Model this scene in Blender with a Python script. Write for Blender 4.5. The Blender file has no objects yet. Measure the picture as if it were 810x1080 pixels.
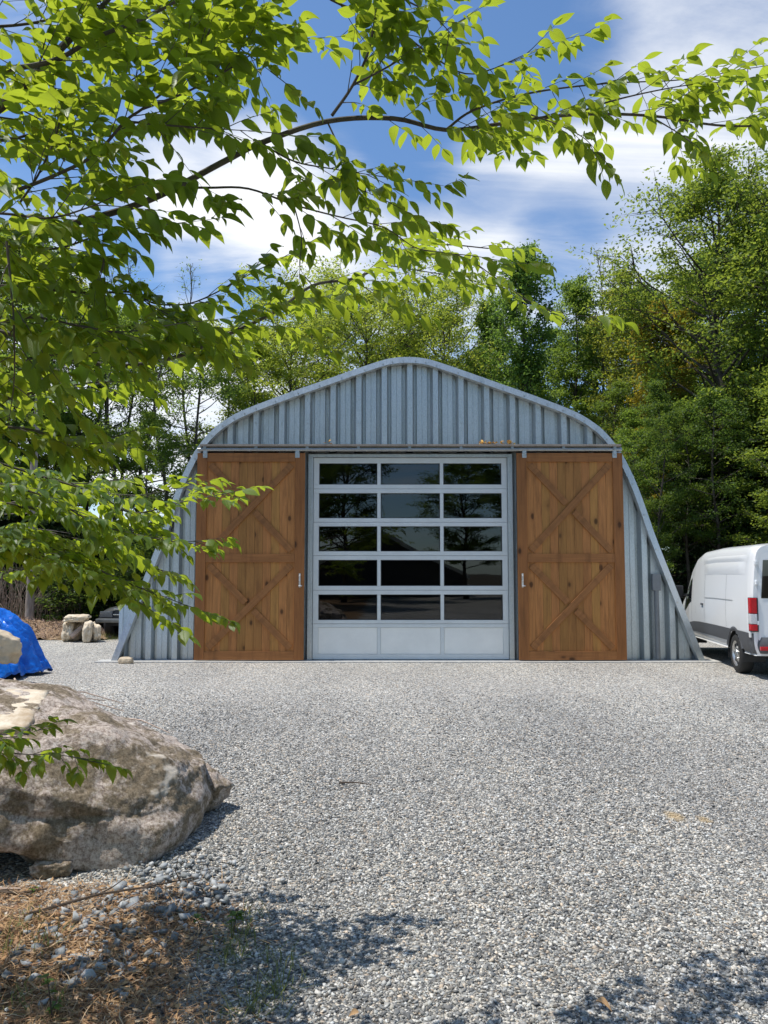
import bpy, bmesh, math, random
import numpy as np
from mathutils import Vector, Matrix, noise as mnoise

# ------------------------------------------------------------------ basics
scene = bpy.context.scene
COL = scene.collection
EYE = 1.79
PITCH = math.radians(4.5)
FPX = 811.0
D = 15.8                                   # distance of the barn's end wall
cP, sP = math.cos(PITCH), math.sin(PITCH)

def P(px, py, Y):
    """world point at depth Y seen at photo pixel (px, py) (layout planning only)"""
    u = (px - 405) / FPX; v = (540 - py) / FPX
    t = Y / (cP - v * sP)
    return Vector((u * t, Y, EYE + t * (sP + v * cP)))

def G(px, py, z=0.0):
    u = (px - 405) / FPX; v = (540 - py) / FPX
    t = (z - EYE) / (sP + v * cP)
    return Vector((u * t, t * (cP - v * sP), z))

def link(o, parent=None):
    COL.objects.link(o)
    if parent is not None: o.parent = parent
    return o

def tag(o, label=None, cat=None, group=None, kind=None):
    if label: o['label'] = label
    if cat: o['category'] = cat
    if group: o['group'] = group
    if kind: o['kind'] = kind
    return o

def thing(name, label, cat, loc=(0, 0, 0), rotz=0.0, group=None):
    o = bpy.data.objects.new(name, None)
    o.empty_display_size = 0.3
    o.location = loc; o.rotation_euler = (0, 0, rotz)
    link(o)
    return tag(o, label, cat, group)

def copy_tree(o, parent=None):
    c = o.copy(); COL.objects.link(c); c.parent = parent
    for ch in list(o.children): copy_tree(ch, c)
    return c

class MB:
    """collects boxes, tubes, sheets; build() links them as one mesh object"""
    def __init__(s): s.v = []; s.f = []; s.uv = None
    def add(s, vs, fs):
        b = len(s.v)
        s.v.extend([tuple(x) for x in vs]); s.f.extend([[i + b for i in f] for f in fs])
        return s
    def box(s, x0, x1, y0, y1, z0, z1):
        vs = [(x, y, z) for x in (x0, x1) for y in (y0, y1) for z in (z0, z1)]
        fs = [(0, 1, 3, 2), (4, 6, 7, 5), (0, 4, 5, 1), (2, 3, 7, 6), (0, 2, 6, 4), (1, 5, 7, 3)]
        return s.add(vs, fs)
    def bar(s, a, b, w, y0, y1):
        """board in an XZ plane from a to b (x,z), width w, between y0 and y1"""
        ax, az = a; bx, bz = b
        L = math.hypot(bx - ax, bz - az); nx, nz = -(bz - az) / L * w / 2, (bx - ax) / L * w / 2
        vs = []
        for y in (y0, y1):
            vs += [(ax + nx, y, az + nz), (bx + nx, y, bz + nz), (bx - nx, y, bz - nz), (ax - nx, y, az - nz)]
        return s.add(vs, [(0, 1, 2, 3), (7, 6, 5, 4), (0, 4, 5, 1), (1, 5, 6, 2), (2, 6, 7, 3), (3, 7, 4, 0)])
    def tube(s, pts, rad, n=6, cap=True):
        pts = [Vector(p) for p in pts]
        if not hasattr(rad, '__len__'): rad = [rad] * len(pts)
        b = len(s.v); up = Vector((0.31, 0.17, 0.94)).normalized()
        for i, p in enumerate(pts):
            t = (pts[min(i + 1, len(pts) - 1)] - pts[max(i - 1, 0)])
            t = t.normalized() if t.length > 1e-9 else Vector((0, 0, 1))
            a = t.cross(up)
            if a.length < 1e-3: a = t.cross(Vector((1, 0, 0)))
            a.normalize(); c = t.cross(a)
            for k in range(n):
                th = 2 * math.pi * k / n
                q = p + (a * math.cos(th) + c * math.sin(th)) * rad[i]
                s.v.append((q.x, q.y, q.z))
        for i in range(len(pts) - 1):
            for k in range(n):
                k2 = (k + 1) % n
                s.f.append([b + i * n + k, b + i * n + k2, b + (i + 1) * n + k2, b + (i + 1) * n + k])
        if cap:
            s.f.append([b + k for k in range(n)][::-1])
            s.f.append([b + (len(pts) - 1) * n + k for k in range(n)])
        return s
    def grid(s, fn, nu, nv, closed_u=False):
        b = len(s.v)
        for j in range(nv + 1):
            for i in range(nu if closed_u else nu + 1):
                s.v.append(tuple(fn(i / nu, j / nv)))
        w = nu if closed_u else nu + 1
        for j in range(nv):
            for i in range(nu):
                i2 = (i + 1) % w if closed_u else i + 1
                s.f.append([b + j * w + i, b + j * w + i2, b + (j + 1) * w + i2, b + (j + 1) * w + i])
        return s
    def build(s, name, mat, parent=None, smooth=False, bevel=0.0, solid=0.0):
        me = bpy.data.meshes.new(name)
        me.from_pydata(s.v, [], s.f); me.update()
        if bevel or True:
            bm = bmesh.new(); bm.from_mesh(me)
            bmesh.ops.recalc_face_normals(bm, faces=bm.faces)
            if bevel:
                es = [e for e in bm.edges if len(e.link_faces) == 2 and e.calc_face_angle(0) > 0.5]
                bmesh.ops.bevel(bm, geom=es, offset=bevel, segments=2, profile=0.7, affect='EDGES')
            bm.to_mesh(me); bm.free()
        me.materials.append(mat)
        if smooth:
            me.polygons.foreach_set('use_smooth', [True] * len(me.polygons)); me.set_sharp_from_angle(angle=math.radians(42))
        o = bpy.data.objects.new(name, me); link(o, parent)
        if solid:
            m = o.modifiers.new('thick', 'SOLIDIFY'); m.thickness = solid; m.offset = 0
        return o

def np_mesh(name, V, F, mat, parent=None, smooth=False, uv=None):
    """V (n,3), F (m,k) same-size faces"""
    me = bpy.data.meshes.new(name)
    V = np.ascontiguousarray(V, np.float32); F = np.ascontiguousarray(F, np.int32)
    m, k = F.shape
    me.vertices.add(len(V)); me.vertices.foreach_set('co', V.ravel())
    me.loops.add(m * k); me.loops.foreach_set('vertex_index', F.ravel())
    me.polygons.add(m)
    me.polygons.foreach_set('loop_start', np.arange(0, m * k, k, dtype=np.int32))
    if smooth: me.polygons.foreach_set('use_smooth', np.ones(m, bool))
    if uv is not None:
        l = me.uv_layers.new(name='UVMap')
        l.data.foreach_set('uv', np.ascontiguousarray(uv[F.ravel()], np.float32).ravel())
    me.materials.append(mat)
    me.update(calc_edges=True)
    o = bpy.data.objects.new(name, me)
    return link(o, parent)

# ------------------------------------------------------------------ materials
class NT:
    def __init__(s, name):
        s.m = bpy.data.materials.new(name); s.m.use_nodes = True
        s.t = s.m.node_tree; s.n = s.t.nodes; s.n.clear()
        s.out = s.n.new('ShaderNodeOutputMaterial')
    def new(s, typ, **kw):
        nd = s.n.new(typ)
        for k, v in kw.items():
            if k.startswith('i_'):
                nd.inputs[k[2:].replace('_', ' ')].default_value = v
            else: setattr(nd, k, v)
        return nd
    def l(s, a, b): s.t.links.new(a, b)
    def coord(s, what='Object'):
        return s.new('ShaderNodeTexCoord').outputs[what]
    def pos(s): return s.new('ShaderNodeNewGeometry').outputs['Position']
    def island(s): return s.new('ShaderNodeNewGeometry').outputs['Random Per Island']
    def noise(s, vec, scale, detail=4, rough=0.6, dist=0.0, out='Fac'):
        n = s.new('ShaderNodeTexNoise'); n.inputs['Scale'].default_value = scale
        n.inputs['Detail'].default_value = detail; n.inputs['Roughness'].default_value = rough
        n.inputs['Distortion'].default_value = dist
        if vec is not None: s.l(vec, n.inputs['Vector'])
        return n.outputs[out]
    def voro(s, vec, scale, out='Distance', feature='F1', rnd=1.0):
        n = s.new('ShaderNodeTexVoronoi', feature=feature); n.inputs['Scale'].default_value = scale
        n.inputs['Randomness'].default_value = rnd
        if vec is not None: s.l(vec, n.inputs['Vector'])
        return n.outputs[out]
    def mapping(s, vec, scale=(1, 1, 1), rot=(0, 0, 0), loc=(0, 0, 0)):
        n = s.new('ShaderNodeMapping'); s.l(vec, n.inputs['Vector'])
        n.inputs['Scale'].default_value = scale; n.inputs['Rotation'].default_value = rot
        n.inputs['Location'].default_value = loc
        return n.outputs[0]
    def ramp(s, fac, stops, interp='LINEAR'):
        n = s.new('ShaderNodeValToRGB'); n.color_ramp.interpolation = interp
        e = n.color_ramp.elements
        while len(e) < len(stops): e.new(0.5)
        for el, (p, c) in zip(e, stops):
            el.position = p; el.color = (*c, 1) if len(c) == 3 else c
        s.l(fac, n.inputs[0]); return n.outputs[0]
    def fr(s, fac, a, b, c0=0.0, c1=1.0):
        n = s.new('ShaderNodeMapRange'); n.interpolation_type = 'SMOOTHSTEP'
        n.inputs['From Min'].default_value = a; n.inputs['From Max'].default_value = b
        n.inputs['To Min'].default_value = c0; n.inputs['To Max'].default_value = c1
        s.l(fac, n.inputs['Value']); return n.outputs['Result']
    def mix(s, fac, a, b, mode='MIX'):
        n = s.new('ShaderNodeMix', data_type='RGBA', blend_type=mode)
        for val, i in ((fac, 0), (a, 6), (b, 7)):
            if hasattr(val, 'node'): s.l(val, n.inputs[i])
            elif i == 0: n.inputs[0].default_value = val
            else: n.inputs[i].default_value = (*val, 1) if len(val) == 3 else val
        return n.outputs[2]
    def math(s, op, a, b=None, c=None):
        n = s.new('ShaderNodeMath', operation=op)
        for i, v in enumerate((a, b, c)):
            if v is None: continue
            if hasattr(v, 'node'): s.l(v, n.inputs[i])
            else: n.inputs[i].default_value = v
        return n.outputs[0]
    def bump(s, h, strength=0.3, dist=0.01, normal=None):
        n = s.new('ShaderNodeBump'); n.inputs['Strength'].default_value = strength
        n.inputs['Distance'].default_value = dist; s.l(h, n.inputs['Height'])
        if normal is not None: s.l(normal, n.inputs['Normal'])
        return n.outputs[0]
    def bsdf(s, color=None, rough=0.6, metal=0.0, normal=None, spec=0.5, **kw):
        b = s.new('ShaderNodeBsdfPrincipled')
        if color is not None:
            if hasattr(color, 'node'): s.l(color, b.inputs['Base Color'])
            else: b.inputs['Base Color'].default_value = (*color, 1)
        if hasattr(rough, 'node'): s.l(rough, b.inputs['Roughness'])
        else: b.inputs['Roughness'].default_value = rough
        if hasattr(metal, 'node'): s.l(metal, b.inputs['Metallic'])
        else: b.inputs['Metallic'].default_value = metal
        b.inputs['Specular IOR Level'].default_value = spec
        if normal is not None: s.l(normal, b.inputs['Normal'])
        for k, v in kw.items(): b.inputs[k.replace('_', ' ')].default_value = v
        s.l(b.outputs[0], s.out.inputs[0]); return b
    def done(s): return s.m

M = {}
def simple(name, col, rough=0.6, metal=0.0, nscale=8.0, var=0.18, bump=0.05, **kw):
    t = NT(name); c = t.coord()
    n = t.noise(c, nscale, 5, 0.65)
    lo = tuple(max(0, x * (1 - var)) for x in col); hi = tuple(min(1, x * (1 + var)) for x in col)
    t.bsdf(t.ramp(n, [(0.3, lo), (0.7, hi)]), rough, metal,
           t.bump(t.noise(c, nscale * 9, 3), bump, 0.01) if bump else None, **kw)
    M[name] = t.done(); return M[name]

# galvanised steel
def metal_mat(name, col, metal, rough, streak=True):
    t = NT(name); c = t.coord()
    sp = t.voro(t.mapping(c, (1, 1, 0.6)), 55, 'Color')
    bw = t.new('ShaderNodeRGBToBW'); t.l(sp, bw.inputs[0])
    st = t.noise(t.mapping(c, (7, 7, 0.35)), 1.6, 5, 0.65)
    big = t.noise(c, 0.8, 3)
    f = t.math('ADD', t.math('MULTIPLY', bw.outputs[0], 0.30), t.math('ADD', t.math('MULTIPLY', st, 0.55), t.math('MULTIPLY', big, 0.35)))
    colr = t.ramp(f, [(0.28, tuple(x * 0.74 for x in col)), (0.62, col), (0.92, tuple(min(1, x * 1.18) for x in col))])
    # dried splash and grime near the ground
    sep = t.new('ShaderNodeSeparateXYZ'); t.l(t.pos(), sep.inputs[0])
    dirt = t.math('MULTIPLY', t.fr(sep.outputs[2], 0.55, 0.0), t.noise(t.mapping(c, (9, 9, 3)), 1.7, 5))
    colr = t.mix(t.math('MULTIPLY', dirt, 0.7), colr, (0.42, 0.41, 0.38))
    r = t.fr(f, 0.3, 0.9, rough - 0.1, rough + 0.12)
    dent = t.noise(t.mapping(c, (1, 1, 0.4)), 3.0, 2)
    nrm = t.bump(dent, 0.05, 0.02)
    t.bsdf(colr, r, metal, nrm)
    M[name] = t.done()
metal_mat('galvanised_sheet', (0.62, 0.685, 0.70), 0.55, 0.40)
metal_mat('galvanised_trim', (0.55, 0.60, 0.62), 0.55, 0.38)
metal_mat('galvanised_track', (0.40, 0.42, 0.42), 0.75, 0.36)
metal_mat('pale_sheet', (0.60, 0.68, 0.72), 0.2, 0.45)

# stained pine boards, grain along local z (or x for rails and braces)
def wood_mat(name, base, dark, along=2, boards=True):
    t = NT(name); c = t.coord()
    isl = t.island()
    off = t.new('ShaderNodeCombineXYZ'); t.l(t.math('MULTIPLY', isl, 37.0), off.inputs[0]); t.l(t.math('MULTIPLY', isl, 91.0), off.inputs[2])
    add = t.new('ShaderNodeVectorMath', operation='ADD'); t.l(c, add.inputs[0]); t.l(off.outputs[0], add.inputs[1])
    sc = [16, 16, 16]; sc[along] = 0.9
    g = t.noise(t.mapping(add.outputs[0], tuple(sc)), 1.6, 6, 0.65, 0.6)
    sc2 = [70, 70, 70]; sc2[along] = 1.5
    fine = t.noise(t.mapping(add.outputs[0], tuple(sc2)), 1.5, 3, 0.6)
    sck = [3.2, 3.2, 3.2]; sck[along] = 1.9
    kv = t.mapping(add.outputs[0], tuple(sck))
    kd = t.voro(kv, 1.0)
    knot = t.fr(kd, 0.16, 0.07)
    kring = t.fr(kd, 0.34, 0.12)
    bc = t.ramp(g, [(0.25, tuple(x * 0.72 for x in base)), (0.55, base), (0.8, tuple(min(1, x * 1.22) for x in base))])
    bc = t.mix(t.fr(fine, 0.45, 0.75, 0, 0.35), bc, dark)
    bc = t.mix(t.math('MULTIPLY', kring, 0.35), bc, dark)
    bc = t.mix(t.math('MULTIPLY', knot, 0.85), bc, tuple(x * 0.25 for x in dark))
    hs = t.new('ShaderNodeHueSaturation'); t.l(bc, hs.inputs['Color'])
    t.l(t.fr(isl, 0, 1, 0.77, 1.14), hs.inputs['Value'])
    t.l(t.fr(t.math('FRACT', t.math('MULTIPLY', isl, 7.3)), 0, 1, 0.493, 0.505), hs.inputs['Hue'])
    # weathering stains running down
    stn = t.noise(t.mapping(c, (5, 5, 0.6)), 1.2, 5, 0.7)
    fin = t.mix(t.fr(stn, 0.46, 0.72, 0, 0.6), hs.outputs[0], tuple(x * 0.75 for x in dark))
    t.bsdf(fin, 0.62, 0, t.bump(t.math('ADD', g, t.math('MULTIPLY', fine, 0.5)), 0.25, 0.004), spec=0.3)
    M[name] = t.done()
wood_mat('stained_boards', (0.49, 0.225, 0.066), (0.23, 0.096, 0.030), 2)
wood_mat('stained_stile', (0.39, 0.170, 0.050), (0.18, 0.072, 0.022), 2)
wood_mat('stained_rail', (0.42, 0.190, 0.058), (0.18, 0.076, 0.024), 0)
wood_mat('stained_brace', (0.40, 0.185, 0.058), (0.17, 0.074, 0.026), 0)
wood_mat('header_wood', (0.46, 0.39, 0.31), (0.28, 0.21, 0.16), 0)
simple('white_aluminium', (0.70, 0.735, 0.73), 0.42, 0.1, 2.0, 0.06, 0.02)
simple('white_panel', (0.87, 0.87, 0.82), 0.5, 0.0, 1.5, 0.06, 0.02)
simple('rubber', (0.02, 0.02, 0.02), 0.75)
simple('black_plastic', (0.022, 0.023, 0.025), 0.5, 0, 6, .2, .02)
simple('grey_plastic', (0.085, 0.088, 0.095), 0.55, 0, 9, .12, .03)
simple('chrome', (0.62, 0.62, 0.62), 0.25, 0.95, 5, .1, .02)
simple('steel', (0.55, 0.55, 0.54), 0.35, 0.9, 12, .2, .05)
simple('nickel', (0.75, 0.74, 0.72), 0.3, 0.6, 12, .1, .02)
simple('conduit_grey', (0.20, 0.215, 0.225), 0.5, 0.1, 6, .12, .03)
simple('concrete', (0.47, 0.46, 0.43), 0.85, 0, 9, .2, .3)
simple('interior_dark', (0.10, 0.10, 0.11), 0.8)
simple('interior_floor', (0.22, 0.21, 0.20), 0.7)
simple('red_lens', (0.55, 0.012, 0.02), 0.12, 0, 30, .15, .05)
simple('clear_lens', (0.75, 0.75, 0.76), 0.15, 0.2, 30, .2, .05)
simple('lamp_glass', (0.16, 0.165, 0.17), 0.2, 0.2, 30, .2, .05)
simple('plate_white', (0.72, 0.72, 0.70), 0.4)
simple('dark_paint', (0.016, 0.017, 0.018), 0.5, 0.0, 4, .1, .0)
simple('dull_bumper', (0.26, 0.26, 0.24), 0.4, 0.5, 6, .2, .03)
simple('pale_stone', (0.52, 0.42, 0.29), 0.85, 0, 3.5, .28, .5)
simple('house_siding', (0.10, 0.10, 0.105), 0.8)
simple('white_trim', (0.8, 0.8, 0.8), 0.5)
simple('dry_twig', (0.30, 0.22, 0.16), 0.85, 0, 14, .4, .3)
simple('dark_twig', (0.085, 0.06, 0.042), 0.85, 0, 14, .4, .3)
simple('bleached_wood', (0.50, 0.38, 0.30), 0.85, 0, 9, .3, .3)
simple('dry_leaf_yellow', (0.62, 0.36, 0.07), 0.7, 0, 20, .3, .1)

# van paint
t = NT('white_paint'); c = t.coord()
dust = t.noise(c, 2.5, 5)
sep = t.new('ShaderNodeSeparateXYZ'); t.l(c, sep.inputs[0])
low = t.math('MULTIPLY', t.fr(sep.outputs[2], 1.0, 0.4), t.fr(dust, 0.3, 0.75))
t.bsdf(t.mix(t.math('MULTIPLY', low, 0.25), (0.90, 0.905, 0.90), (0.66, 0.59, 0.54)), 0.22, 0, None, Coat_Weight=0.6, Coat_Roughness=0.05)
M['white_paint'] = t.done()

# glass
def glass_mat(name, tint, refl):
    t = NT(name)
    tr = t.new('ShaderNodeBsdfTransparent'); tr.inputs[0].default_value = (*tint, 1)
    gl = t.new('ShaderNodeBsdfGlossy'); gl.inputs['Roughness'].default_value = 0.012
    gl.inputs['Color'].default_value = (0.95, 0.97, 1, 1)
    wav = t.noise(t.mapping(t.coord(), (1, 1, 1)), 1.3, 1)
    t.l(t.bump(wav, 0.05, 0.02), gl.inputs['Normal'])
    lw = t.new('ShaderNodeFresnel'); lw.inputs[0].default_value = 1.5
    f = t.math('ADD', t.math('MULTIPLY', lw.outputs[0], 1.0), refl)
    mx = t.new('ShaderNodeMixShader'); t.l(f, mx.inputs[0]); t.l(tr.outputs[0], mx.inputs[1]); t.l(gl.outputs[0], mx.inputs[2])
    t.l(mx.outputs[0], t.out.inputs[0]); M[name] = t.done()
glass_mat('window_glass', (0.30, 0.32, 0.32), 0.022)
glass_mat('tinted_glass', (0.08, 0.09, 0.09), 0.06)

# leaves -------------------------------------------------------------
def leaf_mat(name, colors, trans, tw=0.5, rough=0.45, veins=False, objcol=False, spec=0.35):
    t = NT(name)
    isl = t.island()
    if objcol:
        oi = t.new('ShaderNodeObjectInfo')
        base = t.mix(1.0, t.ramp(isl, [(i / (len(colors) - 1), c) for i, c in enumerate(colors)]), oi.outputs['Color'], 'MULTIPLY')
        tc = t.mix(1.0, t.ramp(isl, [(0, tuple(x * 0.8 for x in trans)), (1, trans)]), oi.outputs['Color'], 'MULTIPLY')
    else:
        base = t.ramp(isl, [(i / (len(colors) - 1), c) for i, c in enumerate(colors)])
        tc = t.ramp(t.math('FRACT', t.math('MULTIPLY', isl, 5.7)), [(0, tuple(x * 0.72 for x in trans)), (1, trans)])
    nrm = None
    if veins:
        uv = t.coord('UV'); sx = t.new('ShaderNodeSeparateXYZ'); t.l(uv, sx.inputs[0])
        v = t.math('ABSOLUTE', sx.outputs[1])
        mid = t.fr(v, 0.05, 0.0)
        vein = t.fr(t.math('ABSOLUTE', t.math('SINE', t.math('MULTIPLY', t.math('SUBTRACT', sx.outputs[0], t.math('MULTIPLY', v, 0.8)), 30.0))), 0.25, 0.0)
        rib = t.math('MAXIMUM', mid, t.math('MULTIPLY', vein, 0.5))
        base = t.mix(t.math('MULTIPLY', rib, 0.35), base, (0.16, 0.26, 0.05))
        tc = t.mix(t.math('MULTIPLY', rib, 0.4), tc, tuple(x * 0.6 for x in trans))
        nrm = t.bump(rib, 0.3, 0.002)
    b = t.bsdf(base, rough, 0, nrm, spec=spec)
    tr = t.new('ShaderNodeBsdfTranslucent'); t.l(tc, tr.inputs[0])
    mx = t.new('ShaderNodeMixShader'); mx.inputs[0].default_value = tw
    t.l(b.outputs[0], mx.inputs[1]); t.l(tr.outputs[0], mx.inputs[2]); t.l(mx.outputs[0], t.out.inputs[0])
    M[name] = t.done()
leaf_mat('beech_leaf', [(0.035, 0.085, 0.012), (0.05, 0.115, 0.016), (0.08, 0.15, 0.022)], (0.64, 0.78, 0.05), 0.46, 0.42, True)
leaf_mat('forest_leaf', [(0.055, 0.095, 0.020), (0.085, 0.135, 0.028), (0.13, 0.175, 0.04)], (0.42, 0.50, 0.09), 0.48, 0.5, False, True)
leaf_mat('needle_leaf', [(0.020, 0.045, 0.016), (0.035, 0.07, 0.022), (0.05, 0.09, 0.03)], (0.09, 0.14, 0.04), 0.25, 0.55, False, True)
leaf_mat('grass_blade', [(0.10, 0.13, 0.03), (0.16, 0.19, 0.05), (0.28, 0.25, 0.10)], (0.30, 0.34, 0.08), 0.35, 0.5)
leaf_mat('weed_leaf', [(0.06, 0.12, 0.02), (0.10, 0.17, 0.03)], (0.30, 0.45, 0.06), 0.4, 0.5)
leaf_mat('bank_leaf', [(0.07, 0.042, 0.032), (0.18, 0.115, 0.085), (0.27, 0.18, 0.14), (0.10, 0.075, 0.05)], (0.2, 0.12, 0.08), 0.1, 0.7)
leaf_mat('dead_litter', [(0.12, 0.06, 0.03), (0.42, 0.24, 0.11), (0.62, 0.40, 0.20), (0.24, 0.12, 0.06), (0.74, 0.56, 0.36)], (0.3, 0.18, 0.08), 0.15, 0.7)

def bark_mat(name, c0, c1, c2):
    t = NT(name); c = t.coord()
    n = t.noise(t.mapping(c, (14, 14, 2.5)), 1.0, 6, 0.7, 0.4)
    b = t.noise(c, 3.0, 3)
    col = t.mix(t.fr(b, 0.45, 0.7, 0, 0.7), t.ramp(n, [(0.3, c0), (0.6, c1)]), c2)
    t.bsdf(col, 0.85, 0, t.bump(n, 0.5, 0.02), spec=0.2)
    M[name] = t.done()
bark_mat('beech_bark', (0.05, 0.042, 0.035), (0.12, 0.105, 0.09), (0.16, 0.15, 0.12))
bark_mat('forest_bark', (0.035, 0.028, 0.022), (0.10, 0.085, 0.07), (0.13, 0.12, 0.095))
bark_mat('pale_bark', (0.22, 0.17, 0.14), (0.42, 0.36, 0.31), (0.30, 0.25, 0.20))

# ground --------------------------------------------------------------
def litter_mask(t, xy):
    """1 in the leaf-litter corner beside the boulder and on the forest floor"""
    sep = t.new('ShaderNodeSeparateXYZ'); t.l(xy, sep.inputs[0])
    x, y = sep.outputs[0], sep.outputs[1]
    nz = t.math('MULTIPLY', t.math('SUBTRACT', t.noise(xy, 1.7, 4, 0.6), 0.5), 1.3)
    # near corner: X < -0.55 and Y < 4.6
    a = t.math('MULTIPLY', t.fr(t.math('ADD', x, nz), -0.75, -1.15), t.fr(t.math('ADD', y, nz), 4.55, 4.15))
    nz2 = t.math('MULTIPLY', nz, 2.0)
    b = t.fr(t.math('ADD', y, nz2), 20.5, 21.7)
    cm = t.fr(t.math('ADD', x, nz2), -9.6, -10.6)
    d = t.fr(t.math('ADD', x, nz2), 12.5, 13.5)
    far = t.math('MAXIMUM', b, t.math('MAXIMUM', cm, d))
    return a, far, x, y

def gravel_color(t, rnd, rnd2):
    col = t.ramp(rnd, [(0.0, (0.05, 0.053, 0.058)), (0.20, (0.135, 0.14, 0.145)), (0.47, (0.31, 0.312, 0.308)),
                       (0.70, (0.49, 0.48, 0.455)), (0.86, (0.68, 0.66, 0.62)), (1.0, (0.80, 0.79, 0.77))])
    tint = t.ramp(rnd2, [(0.0, (0.92, 0.97, 1.0)), (0.4, (1, .985, .96)), (0.8, (1.0, 0.95, 0.86)), (1.0, (1.0, 0.80, 0.62))])
    col = t.mix(1.0, col, tint, 'MULTIPLY')
    trk = t.noise(t.mapping(t.pos(), (0.55, 0.16, 1)), 1.0, 3, .55)
    return t.mix(1.0, col, t.ramp(trk, [(.32, (.88, .88, .88)), (.5, (1.05, 1.04, 1.02)), (.68, (1.20, 1.19, 1.16))]), 'MULTIPLY')

def sand_spots(t, xy, x, y, col):
    for sx, sy, r in SAND:
        ddx = t.math('SUBTRACT', x, sx); ddy = t.math('SUBTRACT', y, sy)
        d = t.math('SQRT', t.math('ADD', t.math('MULTIPLY', ddx, ddx), t.math('MULTIPLY', t.math('MULTIPLY', ddy, ddy), 0.3)))
        d = t.math('ADD', d, t.math('MULTIPLY', t.math('SUBTRACT', t.noise(xy, 14, 3), 0.5), 0.06))
        col = t.mix(t.fr(d, r, r * 0.3, 0, 0.75), col, (0.55, 0.40, 0.20))
    return col
g1 = G(711, 861); g2 = G(743, 865); g3 = G(732, 873)
SAND = [(g1.x, g1.y, 0.09), (g2.x, g2.y, 0.06)]

t = NT('ground'); p = t.pos()
a, far, x, y = litter_mask(t, p)
rc = t.new('ShaderNodeSeparateColor'); t.l(t.voro(p, 58, 'Color'), rc.inputs[0])
gc = gravel_color(t, rc.outputs[0], rc.outputs[1])
broad = t.noise(p, 0.45, 4, 0.6)
gc = t.mix(t.fr(broad, 0.35, 0.7, 0, 0.22), gc, (0.42, 0.40, 0.37))
gc = sand_spots(t, p, x, y, gc)
# dark gaps between stones
gap = t.fr(t.voro(p, 58, 'Distance', 'DISTANCE_TO_EDGE'), 0.0, 0.09)
ydist = t.fr(y, 4, 14, 0.55, 0.15)
gc = t.mix(t.math('MULTIPLY', t.math('SUBTRACT', 1.0, gap), ydist), gc, (0.05, 0.05, 0.05))
dirt = t.ramp(t.noise(p, 9, 6, 0.75), [(0.3, (0.07, 0.042, 0.024)), (0.5, (0.22, 0.13, 0.066)), (0.7, (0.38, 0.24, 0.125))])
col = t.mix(a, gc, dirt)
ff = t.ramp(t.noise(p, 3, 6, 0.75), [(0.3, (0.03, 0.03, 0.015)), (0.5, (0.07, 0.05, 0.028)), (0.7, (0.08, 0.09, 0.03))])
col = t.mix(far, col, ff)
h = t.math('ADD', t.math('MULTIPLY', t.voro(p, 58), -1.0), t.math('MULTIPLY', t.noise(p, 60, 3), 0.5))
t.bsdf(col, 0.85, 0, t.bump(h, 0.75, 0.02), spec=0.25)
M['ground'] = t.done()

t = NT('gravel_stone'); p = t.pos(); isl = t.island()
sepg = t.new('ShaderNodeSeparateXYZ'); t.l(p, sepg.inputs[0])
gc = gravel_color(t, isl, t.math('FRACT', t.math('MULTIPLY', isl, 13.7)))
gc = t.mix(t.fr(t.noise(p, 0.45, 4, 0.6), 0.35, 0.7, 0, 0.22), gc, (0.42, 0.40, 0.37))
gc = sand_spots(t, p, sepg.outputs[0], sepg.outputs[1], gc)
gc = t.mix(t.fr(t.noise(p, 140, 3), 0.35, 0.65, 0, 0.35), gc, (0.22, 0.22, 0.22))
t.bsdf(gc, 0.8, 0, t.bump(t.noise(p, 220, 3), 0.3, 0.004), spec=0.3)
M['gravel_stone'] = t.done()

t = NT('crushed_stone'); p = t.pos(); isl = t.island()
gc = t.ramp(isl, [(0, (0.10, 0.115, 0.12)), (0.5, (0.27, 0.29, 0.30)), (1, (0.52, 0.53, 0.53))])
t.bsdf(t.mix(t.fr(t.noise(p, 60, 4), 0.4, 0.7, 0, 0.5), gc, (0.36, 0.34, 0.31)), 0.8, 0, t.bump(t.noise(p, 120, 4), 0.4, 0.006), spec=0.3)
M['crushed_stone'] = t.done()

# granite boulder with lichen and moss
t = NT('boulder_granite'); c = t.coord()
n1 = t.noise(c, 2.2, 6, 0.65, 0.4); n2 = t.noise(c, 6.5, 6, 0.75); n3 = t.noise(c, 34, 8, 0.86); n4 = t.noise(t.mapping(c, loc=(3, 7, 1)), 1.6, 5, 0.65)
base = t.ramp(n3, [(0.37, (0.12, 0.088, 0.068)), (0.45, (0.35, 0.275, 0.225)), (0.53, (0.56, 0.47, 0.395)), (0.62, (0.72, 0.635, 0.55))])
olive = t.ramp(n3, [(0.36, (0.075, 0.056, 0.032)), (0.55, (0.23, 0.175, 0.105)), (0.7, (0.40, 0.33, 0.23))])
m1 = t.fr(t.math('ADD', t.math('MULTIPLY', n1, 0.55), t.math('MULTIPLY', n2, 0.45)), 0.462, 0.54)
col = t.mix(t.math('MULTIPLY', m1, 0.88), base, olive)
blk = t.fr(t.math('ADD', t.math('MULTIPLY', n4, 0.6), t.math('MULTIPLY', n2, 0.4)), 0.58, 0.66)
col = t.mix(t.math('MULTIPLY', blk, 0.75), col, (0.05, 0.043, 0.032))
speck = t.voro(c, 85, 'Distance'); col = t.mix(t.math('MULTIPLY', t.fr(speck, 0.34, 0.14, 0, 0.75), t.fr(n2, .42, .55)), col, (0.09, 0.07, 0.055))
bare = t.fr(t.noise(t.mapping(c, loc=(9, 2, 5)), 2.6, 4, 0.5), 0.645, 0.69)
col = t.mix(t.math('MULTIPLY', bare, 0.8), col, (0.68, 0.60, 0.50))
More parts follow.
